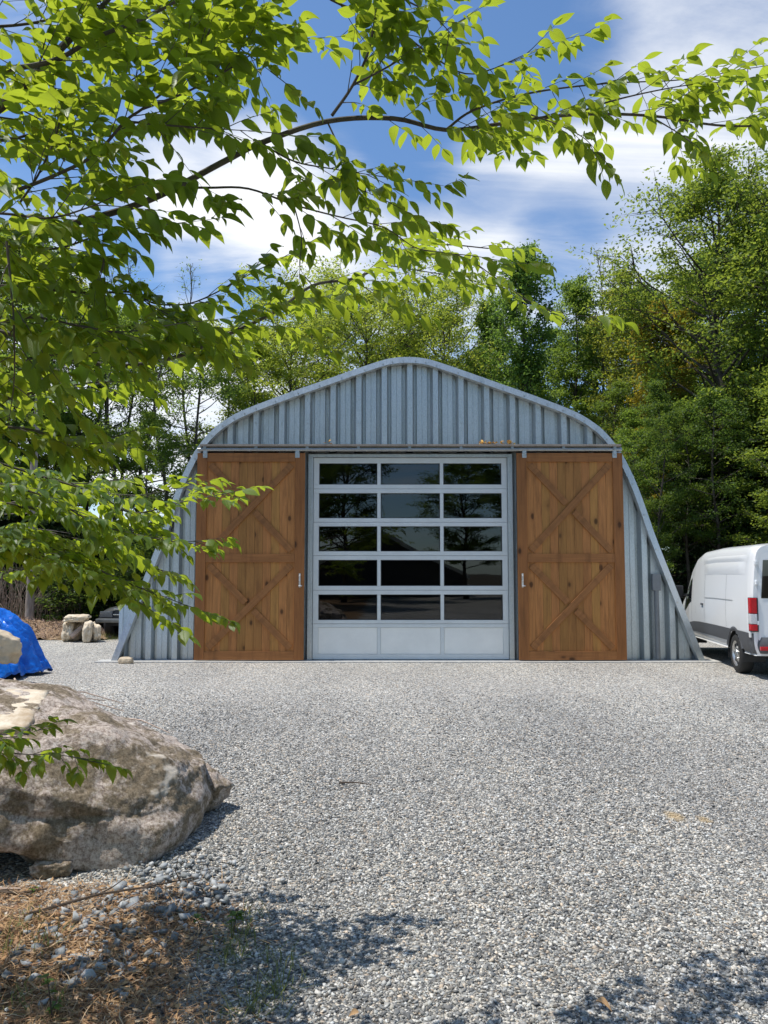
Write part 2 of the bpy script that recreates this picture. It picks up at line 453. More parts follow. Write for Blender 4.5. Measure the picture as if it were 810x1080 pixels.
t.bsdf(col, 0.9, 0, t.bump(n3, 0.6, 0.02, t.bump(n2, 0.5, 0.05)), spec=0.2)
M['boulder_granite'] = t.done()

t = NT('cream_stone'); c = t.coord()
n3 = t.noise(c, 14, 6, 0.75); n1 = t.noise(c, 3, 4)
col = t.ramp(n3, [(0.3, (0.48, 0.36, 0.23)), (0.55, (0.70, 0.60, 0.46)), (0.8, (0.78, 0.71, 0.60))])
col = t.mix(t.fr(n1, 0.55, 0.7, 0, 0.6), col, (0.35, 0.24, 0.14))
t.bsdf(col, 0.9, 0, t.bump(n3, 0.4, 0.02), spec=0.2); M['cream_stone'] = t.done()

t = NT('mound_soil'); c = t.pos()
n3 = t.noise(c, 12, 6, 0.8); n1 = t.noise(c, 2, 4)
col = t.ramp(n3, [(0.3, (0.10, 0.06, 0.035)), (0.5, (0.30, 0.20, 0.125)), (0.75, (0.48, 0.36, 0.24))])
t.bsdf(col, 0.95, 0, t.bump(n3, 0.8, 0.04), spec=0.1); M['mound_soil'] = t.done()

t = NT('blue_tarp'); c = t.coord()
w = t.voro(t.mapping(c, (1, 1, 1)), 7, 'Distance', 'DISTANCE_TO_EDGE'); n = t.noise(c, 9, 5, 0.6)
t.bsdf(t.ramp(n, [(0.3, (0.003, 0.10, 0.50)), (0.7, (0.010, 0.20, 0.78))]), 0.3, 0, t.bump(t.math('ADD', t.math('MULTIPLY', w, 1.0), n), 0.5, 0.03), spec=0.5)
M['blue_tarp'] = t.done()

# ------------------------------------------------------------------ world, sun, camera
EL = math.radians(68); AZOFF = math.radians(4)
sun_dir = Vector((-math.cos(EL) * math.cos(AZOFF), -math.cos(EL) * math.sin(AZOFF), math.sin(EL)))
w = bpy.data.worlds.new('World'); scene.world = w; w.use_nodes = True
wn = w.node_tree.nodes; wl = w.node_tree.links; wn.clear()
wout = wn.new('ShaderNodeOutputWorld'); bg = wn.new('ShaderNodeBackground'); wl.new(bg.outputs[0], wout.inputs[0])
sky = wn.new('ShaderNodeTexSky'); sky.sky_type = 'NISHITA'; sky.sun_disc = False
sky.sun_elevation = EL; sky.sun_rotation = math.atan2(sun_dir.x, sun_dir.y)
sky.altitude = 300; sky.air_density = 1.0; sky.dust_density = 0.6; sky.ozone_density = 2.0
bg.inputs[1].default_value = 0.15
class WT(NT):
    def __init__(s, tree): s.t = tree; s.n = tree.nodes
wt = WT(w.node_tree)
gen = wt.coord('Generated')
sp = wt.new('ShaderNodeSeparateXYZ'); wt.l(gen, sp.inputs[0])
zz = wt.math('ADD', wt.math('MAXIMUM', sp.outputs[2], 0.0), 0.34)
cx = wt.math('DIVIDE', sp.outputs[0], zz); cy = wt.math('DIVIDE', sp.outputs[1], zz)
cv = wt.new('ShaderNodeCombineXYZ'); wt.l(cx, cv.inputs[0]); wt.l(cy, cv.inputs[1])
cloudv = wt.mapping(cv.outputs[0], (0.75, 1.35, 1), (0, 0, 0.35), (2.3, 0.7, 0))
big = wt.noise(cloudv, 1.05, 3, 0.5, 0.3)
fib = wt.noise(wt.mapping(cv.outputs[0], (0.8, 3.0, 1), (0, 0, 0.5)), 2.2, 8, 0.62, 0.9)
puff = wt.noise(cloudv, 4.0, 8, 0.6, 0.2)
den = wt.math('ADD', wt.math('MULTIPLY', big, 0.36), wt.math('ADD', wt.math('MULTIPLY', fib, 0.42), wt.math('MULTIPLY', puff, 0.22)))
# banks of cloud at particular bearings in the sky
def lobe(px, py, width, gain):
    d = (P(px, py, 10.0) - Vector((0, 0, EYE))).normalized()
    dp = wt.new('ShaderNodeVectorMath', operation='DOT_PRODUCT'); wt.l(gen, dp.inputs[0]); dp.inputs[1].default_value = d
    return wt.fr(dp.outputs['Value'], math.cos(width), 1.0, 0, gain)
adds = [lobe(235, 205, 0.15, 0.25), lobe(320, 215, 0.13, 0.23), lobe(800, 110, 0.34, 0.12), lobe(500, 210, 0.16, 0.08), lobe(640, 280, 0.22, 0.07),
        lobe(140, 470, 0.34, 0.20), lobe(450, 300, 0.16, 0.10)]
subs = [lobe(150, 275, 0.085, 0.22), lobe(250, 285, 0.085, 0.25), lobe(330, 60, 0.22, 0.16), lobe(560, 40, 0.13, 0.14), lobe(440, 150, 0.08, 0.08), lobe(590, 255, .07, .08)]
for q in adds: den = wt.math('ADD', den, q)
for q in subs: den = wt.math('SUBTRACT', den, q)
cl = wt.fr(den, 0.45, 0.80)
tone = wt.ramp(den, [(0.5, (6.0, 6.2, 6.5)), (0.75, (7.2, 7.3, 7.4))])
skyc = wt.mix(1.0, sky.outputs[0], (0.80, 0.98, 1.12), 'MULTIPLY')
fin = wt.mix(wt.math('MULTIPLY', cl, 0.96), skyc, tone)
wl.new(fin, bg.inputs[0])

sl = bpy.data.lights.new('sun', 'SUN'); sl.energy = 4.6; sl.angle = math.radians(0.53); sl.color = (1.0, 0.955, 0.88)
so = bpy.data.objects.new('sun', sl); link(so); so.rotation_euler = sun_dir.to_track_quat('Z', 'Y').to_euler(); so.location = (-10, -5, 30)

cam = bpy.data.cameras.new('camera'); co = bpy.data.objects.new('camera', cam); link(co)
cam.sensor_fit = 'HORIZONTAL'; cam.sensor_width = 36; cam.lens = 36 * FPX / 810
cam.clip_start = 0.05; cam.clip_end = 2000
co.location = (0, 0, EYE); co.rotation_euler = (math.pi / 2 + PITCH, 0, 0)
scene.camera = co
vs = scene.view_settings; vs.view_transform = 'Standard'; vs.look = 'None'; vs.gamma = 1; vs.exposure = 0.06
vs.use_curve_mapping = False
cy_ = scene.cycles
cy_.use_denoising = True; cy_.max_bounces = 7; cy_.diffuse_bounces = 3; cy_.glossy_bounces = 3
cy_.transmission_bounces = 4; cy_.transparent_max_bounces = 8; cy_.caustics_reflective = False; cy_.caustics_refractive = False
cy_.sample_clamp_indirect = 6

# ------------------------------------------------------------------ ground and gravel
rng = np.random.default_rng(11); R = random.Random(5)
gm = MB().grid(lambda u, v: ((u - .5) * 900, (v - .5) * 900, 0), 8, 8)
tag(gm.build('ground', M['ground']), kind='structure')

def in_boulder(x, y):
    return ((x + 2.55) / 1.45) ** 2 + ((y - 5.5) / 1.1) ** 2 < 1

IV = np.array([[x, y, z] for x in (-.75, .75) for y in (-.75, .75) for z in (-.75, .75)])
IFc = np.array([[0, 1, 3], [0, 3, 2], [4, 7, 5], [4, 6, 7], [0, 5, 1], [0, 4, 5], [2, 3, 7], [2, 7, 6], [0, 2, 6], [0, 6, 4], [1, 5, 7], [1, 7, 3]])

def scatter_stones(name, xs, ys, zs, size, mat, flat=0.62):
    n = len(xs)
    nv = len(IV)
    V = IV[None] * (1 + rng.uniform(-.30, .30, (n, nv, 1))) + rng.uniform(-.22, .22, (n, nv, 3))
    sc = np.stack([rng.uniform(.75, 1.3, n), rng.uniform(.6, 1.0, n), rng.uniform(.5, 1.0, n) * flat], 1)
    V = V * sc[:, None, :] * (size[:, None, None] / 2)
    # tilt then spin
    tx = rng.normal(0, 0.4, n); ty = rng.normal(0, 0.4, n); tz = rng.uniform(0, 6.283, n)
    V = np.stack([V[..., 0], V[..., 1] * np.cos(tx)[:, None] - V[..., 2] * np.sin(tx)[:, None], V[..., 1] * np.sin(tx)[:, None] + V[..., 2] * np.cos(tx)[:, None]], -1)
    V = np.stack([V[..., 0] * np.cos(ty)[:, None] + V[..., 2] * np.sin(ty)[:, None], V[..., 1], -V[..., 0] * np.sin(ty)[:, None] + V[..., 2] * np.cos(ty)[:, None]], -1)
    V = np.stack([V[..., 0] * np.cos(tz)[:, None] - V[..., 1] * np.sin(tz)[:, None], V[..., 0] * np.sin(tz)[:, None] + V[..., 1] * np.cos(tz)[:, None], V[..., 2]], -1)
    V += np.stack([xs, ys, zs], 1)[:, None, :]
    F = IFc[None] + (np.arange(n) * nv)[:, None, None]
    return np_mesh(name, V.reshape(-1, 3), F.reshape(-1, 3), mat)

N = 560000
ys = np.sqrt(rng.uniform(2.75 ** 2, 12.2 ** 2, N)); xs = rng.uniform(-.54, .54, N) * ys + rng.uniform(-.3, .3, N)
# stones thin out with distance
keep = rng.uniform(0, 1, N) < np.clip((12.0 - ys) / 9.2, 0.0, 1) ** 1.25
lit = (xs < -0.95 + rng.normal(0, .22, N)) & (ys < 4.5 + rng.normal(0, .15, N))
keep &= ~lit | (rng.uniform(0, 1, N) < 0.10)
keep &= ~(((xs + 2.5) / 1.3) ** 2 + ((ys - 5.6) / 1.0) ** 2 < 1)
xs, ys = xs[keep], ys[keep]
size = np.clip(rng.lognormal(-4.42, .36, len(xs)), .006, .030)
g = scatter_stones('loose_gravel', xs, ys, size * 0.12, size, M['gravel_stone'])
tag(g, 'loose grey crushed gravel covering the yard before the barn', 'gravel', kind='stuff')

# bigger blue-grey crushed stone spilled at the boulder's foot
def patch(pxs, n, sx, sy):
    out = []
    for _ in range(n):
        px, py = R.choice(pxs); c = G(px, py); out.append((c.x + R.gauss(0, sx), c.y + R.gauss(0, sy)))
    return np.array(out)
pts = patch([(70, 985), (110, 965), (150, 950), (175, 935), (200, 945), (60, 1005), (95, 1015), (100, 1030), (150, 980), (185, 965), (185, 925), (210, 915)], 800, .17, .13)
size = np.clip(rng.lognormal(-3.6, .42, len(pts)), .013, .065)
cs = scatter_stones('crushed_stone', pts[:, 0], pts[:, 1], size * .2 + .012, size, M['crushed_stone'], .7)
tag(cs, 'coarse blue grey crushed stone spilled at the foot of the boulder', 'stones', kind='stuff')

# dead leaves and needles
def blades(name, xs, ys, zs, length, width, tilt, mat, wid2=0.6):
    n = len(xs); a = rng.uniform(0, 6.283, n); e = rng.normal(tilt[0], tilt[1], n)
    ax = np.stack([np.cos(a) * np.cos(e), np.sin(a) * np.cos(e), np.sin(e)], 1)
    s = np.stack([-np.sin(a), np.cos(a), rng.uniform(-wid2, wid2, n)], 1)
    p0 = np.stack([xs, ys, zs], 1); L = length[:, None]; W = width[:, None]
    bend = np.zeros((n, 3)); bend[:, 2] = rng.uniform(-.25, .15, n); bend[:, :2] = rng.normal(0, .15, (n, 2))
    mid = p0 + ax * L * .5; tip = p0 + (ax + bend) * L
    V = np.stack([p0 - s * W * .3, p0 + s * W * .3, mid + s * W * .5, mid - s * W * .5, tip], 1)
    F4 = np.array([[0, 1, 2, 3]]); F3 = np.array([[3, 2, 4, 4]])
    idx = (np.arange(n) * 5)[:, None]
    tri = np.concatenate([np.array([[0, 1, 2]]) + idx, np.array([[0, 2, 3]]) + idx, np.array([[3, 2, 4]]) + idx])
    return np_mesh(name, V.reshape(-1, 3), tri, mat)
n = 26000
pxs = np.column_stack([rng.uniform(-60, 330, n), rng.uniform(925, 1120, n)])
pp = np.array([G(a_, b_)[:2] for a_, b_ in pxs])
w_ = rng.uniform(0, 1, n)
k = (pp[:, 0] < -0.45 - 0.75 * w_ ** 0.7 ) & (pp[:, 1] < 4.55) & (pp[:, 1] > 2.6) & ~((((pp[:, 0] + 2.5) / 1.3) ** 2 + ((pp[:, 1] - 5.6) / 1.2) ** 2) < 0.9)
cl_ = np.array([mnoise.noise(Vector((a_ * 2.2, b_ * 2.2, 3.0))) for a_, b_ in pp])
k &= cl_ > rng.uniform(-.55, .25, n)
pp = pp[k]; n = len(pp)
kind = rng.uniform(0, 1, n)
length = np.where(kind < .82, rng.uniform(.04, .13, n), rng.uniform(.022, .05, n)); width = np.where(kind < .82, rng.uniform(.0018, .0045, n), rng.uniform(.010, .024, n))
tag(blades('leaf_litter', pp[:, 0], pp[:, 1], rng.uniform(.004, .035, n), length, width, (0.06, .22), M['dead_litter']), 'tan and rust dead leaves and needles littering the near corner', 'leaf litter', kind='stuff')

# grass
def tufts(name, spots, label, per=26, h=(.06, .16), mat='grass_blade'):
    X, Y_, = [], []
    for x, y, s in spots:
        X += list(rng.normal(x, s, per)); Y_ += list(rng.normal(y, s, per))
    n = len(X)
    o = blades(name, np.array(X), np.array(Y_), np.zeros(n), rng.uniform(h[0], h[1], n), rng.uniform(.003, .006, n), (.75, .4), M[mat], .1)
    return tag(o, label, 'grass', kind='stuff')
sp_ = [(G(px, py).x, G(px, py).y, .05) for px, py in [(300, 1040), (285, 1050), (270, 1065), (260, 1075), (290, 1020), (245, 1000), (250, 985), (262, 970), (240, 1015), (255, 1008), (30, 975), (15, 990), (50, 1000), (8, 1010), (20, 1060), (60, 1065)]]
tufts('grass_tufts', sp_, 'sparse yellow green grass growing through the gravel edge')
sp_ = []
for i in range(150):
    c = G(R.uniform(58, 122), R.uniform(667.5, 675)); sp_.append((c.x, c.y, .18))
tufts('grass_verge', sp_, 'strip of short pale grass before the back stones', 30, (.06, .22))

# ------------------------------------------------------------------ sticks, weeds, seedlings
def stick(name, pts, r, mat, label, cat='stick', forks=()):
    m = MB(); n = len(pts)
    m.tube(pts, [r * (1 - .6 * i / (n - 1)) for i in range(n)], 6)
    for i, dx, dy, dz in forks:
        p = Vector(pts[i]); m.tube([p, p + Vector((dx, dy, dz)) * .5, p + Vector((dx, dy, dz + .01))], [r * .5, r * .4, r * .2], 5)
    return tag(m.build(name, mat, smooth=True), label, cat)
def gp(px, py, z): q = G(px, py); return (q.x, q.y, z)
stick('fallen_stick', [gp(25, 972, .03), gp(70, 962, .045), (*gp(105, 955, .05)[:2], .06), gp(150, 948, .06), gp(205, 935, .05)], .009, M['dark_twig'],
      'thin dark stick lying across the litter and blue grey stones', forks=[(2, .1, .12, .03), (3, .12, -.05, .02)])
stick('fallen_stick', [gp(-20, 945, .03), gp(20, 948, .03), gp(50, 944, .035)], .011, M['dark_twig'], 'short dark stick on the ground at the left below the boulder')
stick('fallen_stick', [gp(196, 940, .0), (gp(200, 915, 0)[0], gp(196, 940, 0)[1] + .02, .10), (gp(203, 915, 0)[0], gp(196, 940, 0)[1] + .03, .2)], .004, M['dark_twig'], 'dry twig standing upright among stones right of the boulder')
stick('fallen_stick', [gp(-30, 944, .02), gp(8, 944, .035), gp(22, 943, .03)], .012, M['bleached_wood'], 'short bleached stick end under the boulder overhang')
stick('fallen_stick', [gp(358, 828, .02), gp(375, 829, .03), gp(392, 830, .02)], .009, M['dark_twig'], 'small dark stick lying alone on open gravel')

def leaf_arrays(pos, axis, nrm, size, wid=0.54, droop=0.16):
    """real ovate leaves, 14 verts each; returns V, F(tri), UV"""
    st = np.array([0, .07, .16, .28, .42, .56, .70, .82, .92, 1.0])
    hw = np.array([0, .16, .33, .46, .50, .46, .35, .21, .085, 0])
    zz_ = np.array([0, 0, 0, -.004, -.014, -.034, -.062, -.093, -.128, -.17])
    mid = np.stack([st, 0 * st, zz_], 1); ed = np.stack([st[1:-1], hw[1:-1], zz_[1:-1] + .09 * np.sin(np.pi * st[1:-1])], 1)
    ed2 = ed * np.array([1, -1, 1]); T = np.concatenate([mid, ed, ed2])
    uv = T[:, :2].copy()
    T[:, 1] *= wid; T[:, 2] *= droop / .16
    Fq = []
    for b0, sgn in ((10, 1), (18, -1)):
        tr_ = [[0, 1, b0], [9, b0 + 7, 8]]
        for q in range(7): tr_ += [[q + 1, q + 2, b0 + q + 1], [q + 1, b0 + q + 1, b0 + q]]
        Fq += [t_[::sgn] for t_ in tr_]
    Fq = np.array(Fq)
    pos = np.asarray(pos); a = np.asarray(axis); a = a / np.linalg.norm(a, axis=1, keepdims=True)
    nn = np.asarray(nrm); nn = nn - a * (nn * a).sum(1, keepdims=True); nn /= (np.linalg.norm(nn, axis=1, keepdims=True) + 1e-9)
    b = np.cross(nn, a); s = np.asarray(size)[:, None, None]
    curl = rng.uniform(.2, 2.2, len(pos))[:, None, None]
    V = pos[:, None, :] + s * (T[None, :, 0:1] * a[:, None] + T[None, :, 1:2] * b[:, None] + T[None, :, 2:3] * curl * nn[:, None])
    F = Fq[None] + (np.arange(len(pos)) * 26)[:, None, None]
    return V.reshape(-1, 3), F.reshape(-1, 3), np.tile(uv, (len(pos), 1))

def seedling(name, label, base, h, nl, size, cat='weed'):
    o = thing(name, label, cat, base)
    lean = (R.uniform(-.05, .05), R.uniform(-.05, .05))
    top = Vector((lean[0], lean[1], h)); MB().tube([(0, 0, -.01), top * .5, top], [.0035, .003, .0015], 5).build('stem', M['dark_twig'], o, True)
    ps, ax, nr, sz = [], [], [], []
    for i in range(nl):
        f = R.uniform(.55, 1.0); th = i * 2.4 + R.uniform(-.3, .3)
        ps.append(tuple(top * f)); ax.append((math.cos(th), math.sin(th), R.uniform(-.2, .5))); nr.append((0, 0, 1)); sz.append(size * R.uniform(.6, 1.1))
    V, F, UV = leaf_arrays(ps, ax, nr, sz, .5)
    np_mesh('foliage', V, F, M['weed_leaf'], o, True, UV)
    return o
seedling('seedling', 'small bright seedling on a thin dark stem in the bottom left litter', gp(56, 1078, 0), .20, 9, .045)
seedling('seedling', 'low green weed in the litter at the bottom left edge', gp(45, 1080, 0), .07, 9, .04)
seedling('seedling', 'dark green weed growing where litter meets gravel', gp(245, 990, 0), .12, 14, .05)
seedling('seedling', 'small green weed between stones and litter left of the dark weed', gp(215, 985, 0), .08, 8, .04)
seedling('seedling', 'tiny weed sprouting in the shade under the boulder', gp(28, 950, 0), .06, 7, .03)
# dead leaf on the gravel
def dead_leaf(px, py, s, label):
    q = G(px, py, 0.02)
    V, F, UV = leaf_arrays([(0, 0, 0)], [(R.uniform(-1, 1), R.uniform(-1, 1), .1)], [(.3, -.4, 1)], [s], .5, .3)
    o = np_mesh('fallen_leaf', V, F, M['dead_litter'], None, True, UV); o.location = q
    tag(o, label, 'leaf')
dead_leaf(628, 1056, .07, 'single orange brown dead leaf on the near gravel')
dead_leaf(378, 1066, .05, 'small rust coloured leaf on gravel in the branch shadow')

# ------------------------------------------------------------------ rocks
def rock(name, label, cat, center, rad, seed, mat, sub=5, rough=.16, freq=1.6, rot=0, flatbot=True, boxy=0.0, undercut=0.0, parent=None, tilt=(0, 0)):
    bm = bmesh.new(); bmesh.ops.create_icosphere(bm, subdivisions=sub, radius=1.0)
    off = Vector((seed * 3.7, seed * 1.3, seed * 7.1))
    for v in bm.verts:
        c = v.co.copy()
        if boxy:
            m = max(abs(c.x), abs(c.y), abs(c.z)); c = c.lerp(c / m * .85, boxy)
        n = mnoise.fractal(c * freq + off, .9, 2.1, 5)
        ridge = abs(mnoise.noise(c * freq * 1.3 + off * 2)) * .8
        c = c * (1 + rough * n - rough * .7 * ridge)
        c += Vector([mnoise.noise(c * 9 + off), mnoise.noise(c * 9 - off), mnoise.noise(c * 9.5 + off * .5)]) * rough * .10
        if undercut and c.z < 0: 
            k = 1 - undercut * min(1, -c.z * 1.2); c.x *= k; c.y *= k
        v.co = Vector((c.x * rad[0], c.y * rad[1], c.z * rad[2]))
    me = bpy.data.meshes.new(name); bm.to_mesh(me); bm.free()
    me.materials.append(mat); me.polygons.foreach_set('use_smooth', [True] * len(me.polygons))
    o = bpy.data.objects.new(name, me); link(o, parent); o.location = center; o.rotation_euler = (tilt[0], tilt[1], rot)
    return tag(o, label, cat)

# the big boulder: hand-shaped profile
FACETS = [(Vector(a_).normalized(), h_) for a_, h_ in [((.55, -.45, .70), 1.02), ((.10, -.62, .78), .83), ((-.35, -.5, .8), .90), ((.85, -.1, .52), 1.42), ((.35, .2, .9), .76), ((.5, -.85, .1), 1.18), ((-.1, -1, .25), .93), ((-.5, -.9, -.1), 1.2)]]
def make_boulder():
    bm = bmesh.new(); bmesh.ops.create_icosphere(bm, subdivisions=7, radius=1.0)
    off = Vector((4.1, 8.3, 1.7))
    for v in bm.verts:
        c = v.co.copy()
        # squarish plan, flat top
        q = Vector((math.copysign(abs(c.x) ** .82, c.x), math.copysign(abs(c.y) ** .85, c.y), math.copysign(abs(c.z) ** .75, c.z)))
        x, y, z = q.x * 1.72, q.y * 1.12, q.z * .64
        # top slants down to the right and towards the yard
        if z > 0:
            z *= 1.0 - .26 * max(0, q.x) - .05 * q.x
            z += .10 * max(0, q.y) * q.z
            if q.y < 0: y *= 1 - .20 * q.z
        else:
            k = 1 - .75 * max(0, min(1, (-q.z - .10) * 2.0)) * (1 - max(0, min(1, (q.x - .55) / .3))); x *= 1 - (1 - k) * .55; y *= k
        if z < 0 and q.x > 0: x *= 1 + .10 * min(1, -q.z) * q.x; y *= 1 + .06 * min(1, -q.z) * q.x
        pv = Vector((x, y, z))
        for pn, hh in FACETS:
            dd_ = pv.dot(pn) - hh - .02 * mnoise.noise(pv * 3 + off)
            if dd_ > 0: pv -= pn * dd_ * .88
        x, y, z = pv
        n = mnoise.fractal(Vector((x, y, z)) * 1.1 + off, .85, 2.1, 6)
        rdg = abs(mnoise.noise(Vector((x * .9, y * .9, z * 1.8)) + off * 2))
        nrm = Vector((c.x / 1.7, c.y / 1.1, c.z / .6)).normalized()
        d = .055 * n - .06 * rdg + .024 * mnoise.fractal(Vector((x, y, z)) * 6 + off, .8, 2.2, 5) 
        # a ledge crack across the front
        cr = abs(z - (.02 + .10 * math.sin(x * 1.9 + .6) + .08 * mnoise.noise(Vector((x * 2.2, 0, 5)))))
        if q.y < 0: d -= .02 * math.exp(-(cr / .03) ** 2) * (1 if mnoise.noise(Vector((x * 1.5, 2, 2))) > -.05 else .15)
        v.co = Vector((x, y, z)) + nrm * d
    me = bpy.data.meshes.new('boulder'); bm.to_mesh(me); bm.free()
    me.materials.append(M['boulder_granite']); me.polygons.foreach_set('use_smooth', [True] * len(me.polygons))
    o = bpy.data.objects.new('boulder', me); link(o); o.location = (-2.98, 5.62, .30); o.rotation_euler = (0, 0, math.radians(-10))
    return tag(o, 'huge lichen covered pinkish granite boulder in the left foreground', 'boulder')
make_boulder()
rock('stone_slab', 'pale cream stone slab lying on top of the big boulder', 'stone', (-2.85, 5.32, .80), (.56, .50, .10), 3, M['cream_stone'], 5, .08, 1.2, .25, boxy=.85, tilt=(.16, .06))
rock('small_stone', 'pale wedge shaped stone leaning at the right end of the boulder', 'stone', (-1.36, 6.0, .12), (.17, .13, .19), 9, M['boulder_granite'], 4, .22, 1.2, -.5, boxy=.7, tilt=(-.3, .5))
rock('small_stone', 'flat pinkish stone against the boulder in front of the weed', 'stone', (-1.55, 5.72, .12), (.24, .18, .19), 12, M['boulder_granite'], 4, .2, 1.2, .2, boxy=.5)
rock('small_stone', 'small stone lying under the boulder front overhang', 'stone', (-1.97, 4.72, .045), (.13, .08, .05), 14, M['boulder_granite'], 4, .2, 1.4, .2, boxy=.3)
seedling('seedling', 'small green weed growing in the soil pocket between boulder and wedge stone', (-1.58, 6.02, .22), .12, 14, .045)
seedling('seedling', 'tuft of weed behind the right shoulder of the boulder', (-1.8, 6.5, .25), .13, 12, .04)
rock('soil_pocket', 'reddish soil pocket between boulder and wedge stone', 'soil', (-1.66, 6.1, .10), (.28, .3, .16), 21, M['mound_soil'], 4, .2, 2, 0)

# earth mound behind the boulder with brush on it
def mound(u, v):
    x = -8 + 5.2 * u; y = 6.1 + 3.4 * v
    r = ((x + 5.3) / 2.6) ** 2 + ((y - 7.6) / 1.55) ** 2
    z = .86 * max(0, 1 - r) ** .6 + (.07 * mnoise.fractal(Vector((x * 2, y * 2, 4)), .8, 2, 4) if r < 1 else 0)
    return (x, y, z - .03)
tag(MB().grid(mound, 90, 70).build('earth_mound', M['mound_soil'], smooth=True), kind='structure')
br = MB()
for i in range(70):
    x = R.uniform(-5.0, -3.0); y = R.uniform(6.3, 7.9)
    r = ((x + 5.3) / 2.6) ** 2 + ((y - 7.6) / 1.55) ** 2
    z = .86 * max(0, 1 - r) ** .6
    th = R.gauss(-.25, .5); L = R.uniform(.35, 1.2); dx, dy = math.cos(th) * L, math.sin(th) * L
    pts_ = [(x + dx * k + R.uniform(-.03, .03), y + dy * k, z * (1 - .45 * k) + .04 + R.uniform(0, .08)) for k in (0, .33, .66, 1)]
    br.tube(pts_, [.010, .009, .007, .004], 5)
tag(br.build('brush_pile', M['bleached_wood'], smooth=True), 'heap of bleached dead branches on the earth behind the boulder', 'brush pile')

# blue tarp draped over a heap
def tri(a_): return abs(((a_ / math.pi) % 2) - 1) * 2 - 1
def tarp(u, v):
    th = 2 * math.pi * u; r = v
    R0 = .90 + .10 * math.sin(3 * th + 1) + .06 * math.sin(7 * th) + .45 * max(0, -math.sin(th)) ** 2
    fold = (.07 * tri(15 * th + 3 * r + 5 * mnoise.noise(Vector((math.cos(th) * 2, math.sin(th) * 2, r * 1.5)))) + .06 * (abs(tri(21 * th - 7 * r + 2 * mnoise.noise(Vector((th * 2, r * 3, 4)))))) - .02) * r ** 1.1
    rr = (r ** .85) * R0 * (1 + fold)
    h = 1.14 * (1 - r ** 2.4) + .07 * mnoise.fractal(Vector((rr * math.cos(th) * 3, rr * math.sin(th) * 3, 2)), .8, 2, 4)
    h += .5 * fold + .03 * tri(9 * rr * math.cos(th + .6) + 4 * mnoise.noise(Vector((th, r * 2, 7))))
    if r > .93: h = max(.01, h) + .05 * abs(math.sin(9 * th))
    return (rr * math.cos(th) * 1.05, rr * math.sin(th), max(.012, h))
to = MB().grid(tarp, 160, 46, True).build('blue_tarp', M['blue_tarp'], smooth=True, solid=.006)
to.location = (-7.05, 13.6, 0)
tag(to, 'bright blue plastic tarp draped over a heap', 'tarp')
rock('rock', 'beige rock weighing down the front of the blue tarp', 'rock', (-6.25, 12.55, .60), (.40, .24, .27), 6, M['pale_stone'], 5, .18, 1.2, .2, boxy=.5, tilt=(0, .25))
# stones at the edge of the wood
def pr(px, py, Y): return P(px, py, Y)
YB = 20.2
def back_rock(label, px0, px1, py0, py1, Y, seed, rot=0, tilt=(0, 0), mat='cream_stone', depth=.35, boxy=.45):
    a = P(px0, py0, Y); b = P(px1, py1, Y); c = (a + b) / 2
    rock('rock', label, 'rock', c, (abs(b.x - a.x) / 2 * 1.05, depth, abs(a.z - b.z) / 2 * 1.1), seed, M[mat], 4, .30, 1.1, rot, boxy=boxy, tilt=tilt)
back_rock('flat slab rock lying across two upright rocks by the wood', 70, 94, 648, 656, YB, 31, .1)
back_rock('upright pale rock holding the left end of the flat slab', 66, 79, 655, 676, YB + .1, 32, .3)
back_rock('brown shaded rock under the middle of the flat slab', 77, 90, 655, 676, YB + .35, 33, 0, mat='pale_stone')
back_rock('upright pale rock right of the flat slab', 88, 99, 655, 676, YB - .1, 34, .2, (0, .15))
back_rock('small rock between the flat slab and the dark truck', 96, 105, 659, 676, YB, 35, .5)
def bank(u, v):
    x = -16 + 8.6 * u; y = 20.6 + 3.2 * v
    z = .50 * math.sin(math.pi * min(1, v * 1.15 + .02)) * (.75 + .3 * mnoise.noise(Vector((x * .8, y * .8, 1)))) * min(1, (1 - u) * 5)
    return (x, y, max(-.05, z + .1 * mnoise.fractal(Vector((x * 3, y * 3, 2)), .8, 2, 4)))
tag(MB().grid(bank, 120, 40).build('earth_bank', M['mound_soil'], smooth=True), kind='structure')
n = 5000; bx = rng.uniform(-15, -7.8, n); by = rng.uniform(20.6, 23, n)
bz = np.array([max(0, bank((x + 16) / 8.6, (y - 20.6) / 3.2)[2]) for x, y in zip(bx, by)])
tag(blades('bank_litter', bx, by, bz + .03, rng.uniform(.04, .16, n), rng.uniform(.01, .03, n), (.15, .4), M['bank_leaf']), 'dead leaves and debris on the bank beside the back rocks', 'leaf litter', kind='stuff')
stick('fallen_log', [P(75, 672, 20.0), P(84, 664, 20.1), P(92, 655, 20.3)], .09, M['bleached_wood'], 'bleached log leaning on the bank left of the flat slab', 'log')

# ------------------------------------------------------------------ barn
barn = thing('arched_barn', 'grey galvanised steel arch barn with sliding wood doors', 'barn', (0, D, 0))
def W(px, py): q = P(px, py, D); return q.x, q.z
prof = [(0, 378), (16, 379.2), (31, 383), (62, 393.5), (93, 404.5), (123, 415), (154, 426.5), (172, 433.8), (187, 441.5), (204, 454), (218, 470), (229, 488), (243, 519), (260, 567), (277, 610), (290, 643), (312, 698)]
CXP = 430.0
half = []
for w_, y_ in prof:
    q = P(CXP + w_, y_, D); half.append((q.x, q.z))
CX = P(CXP, 600, D).x
base_z = half[-1][1]
half = [(x - CX, max(0.0, z)) for x, z in half]
half[-1] = (half[-1][0], 0.0)
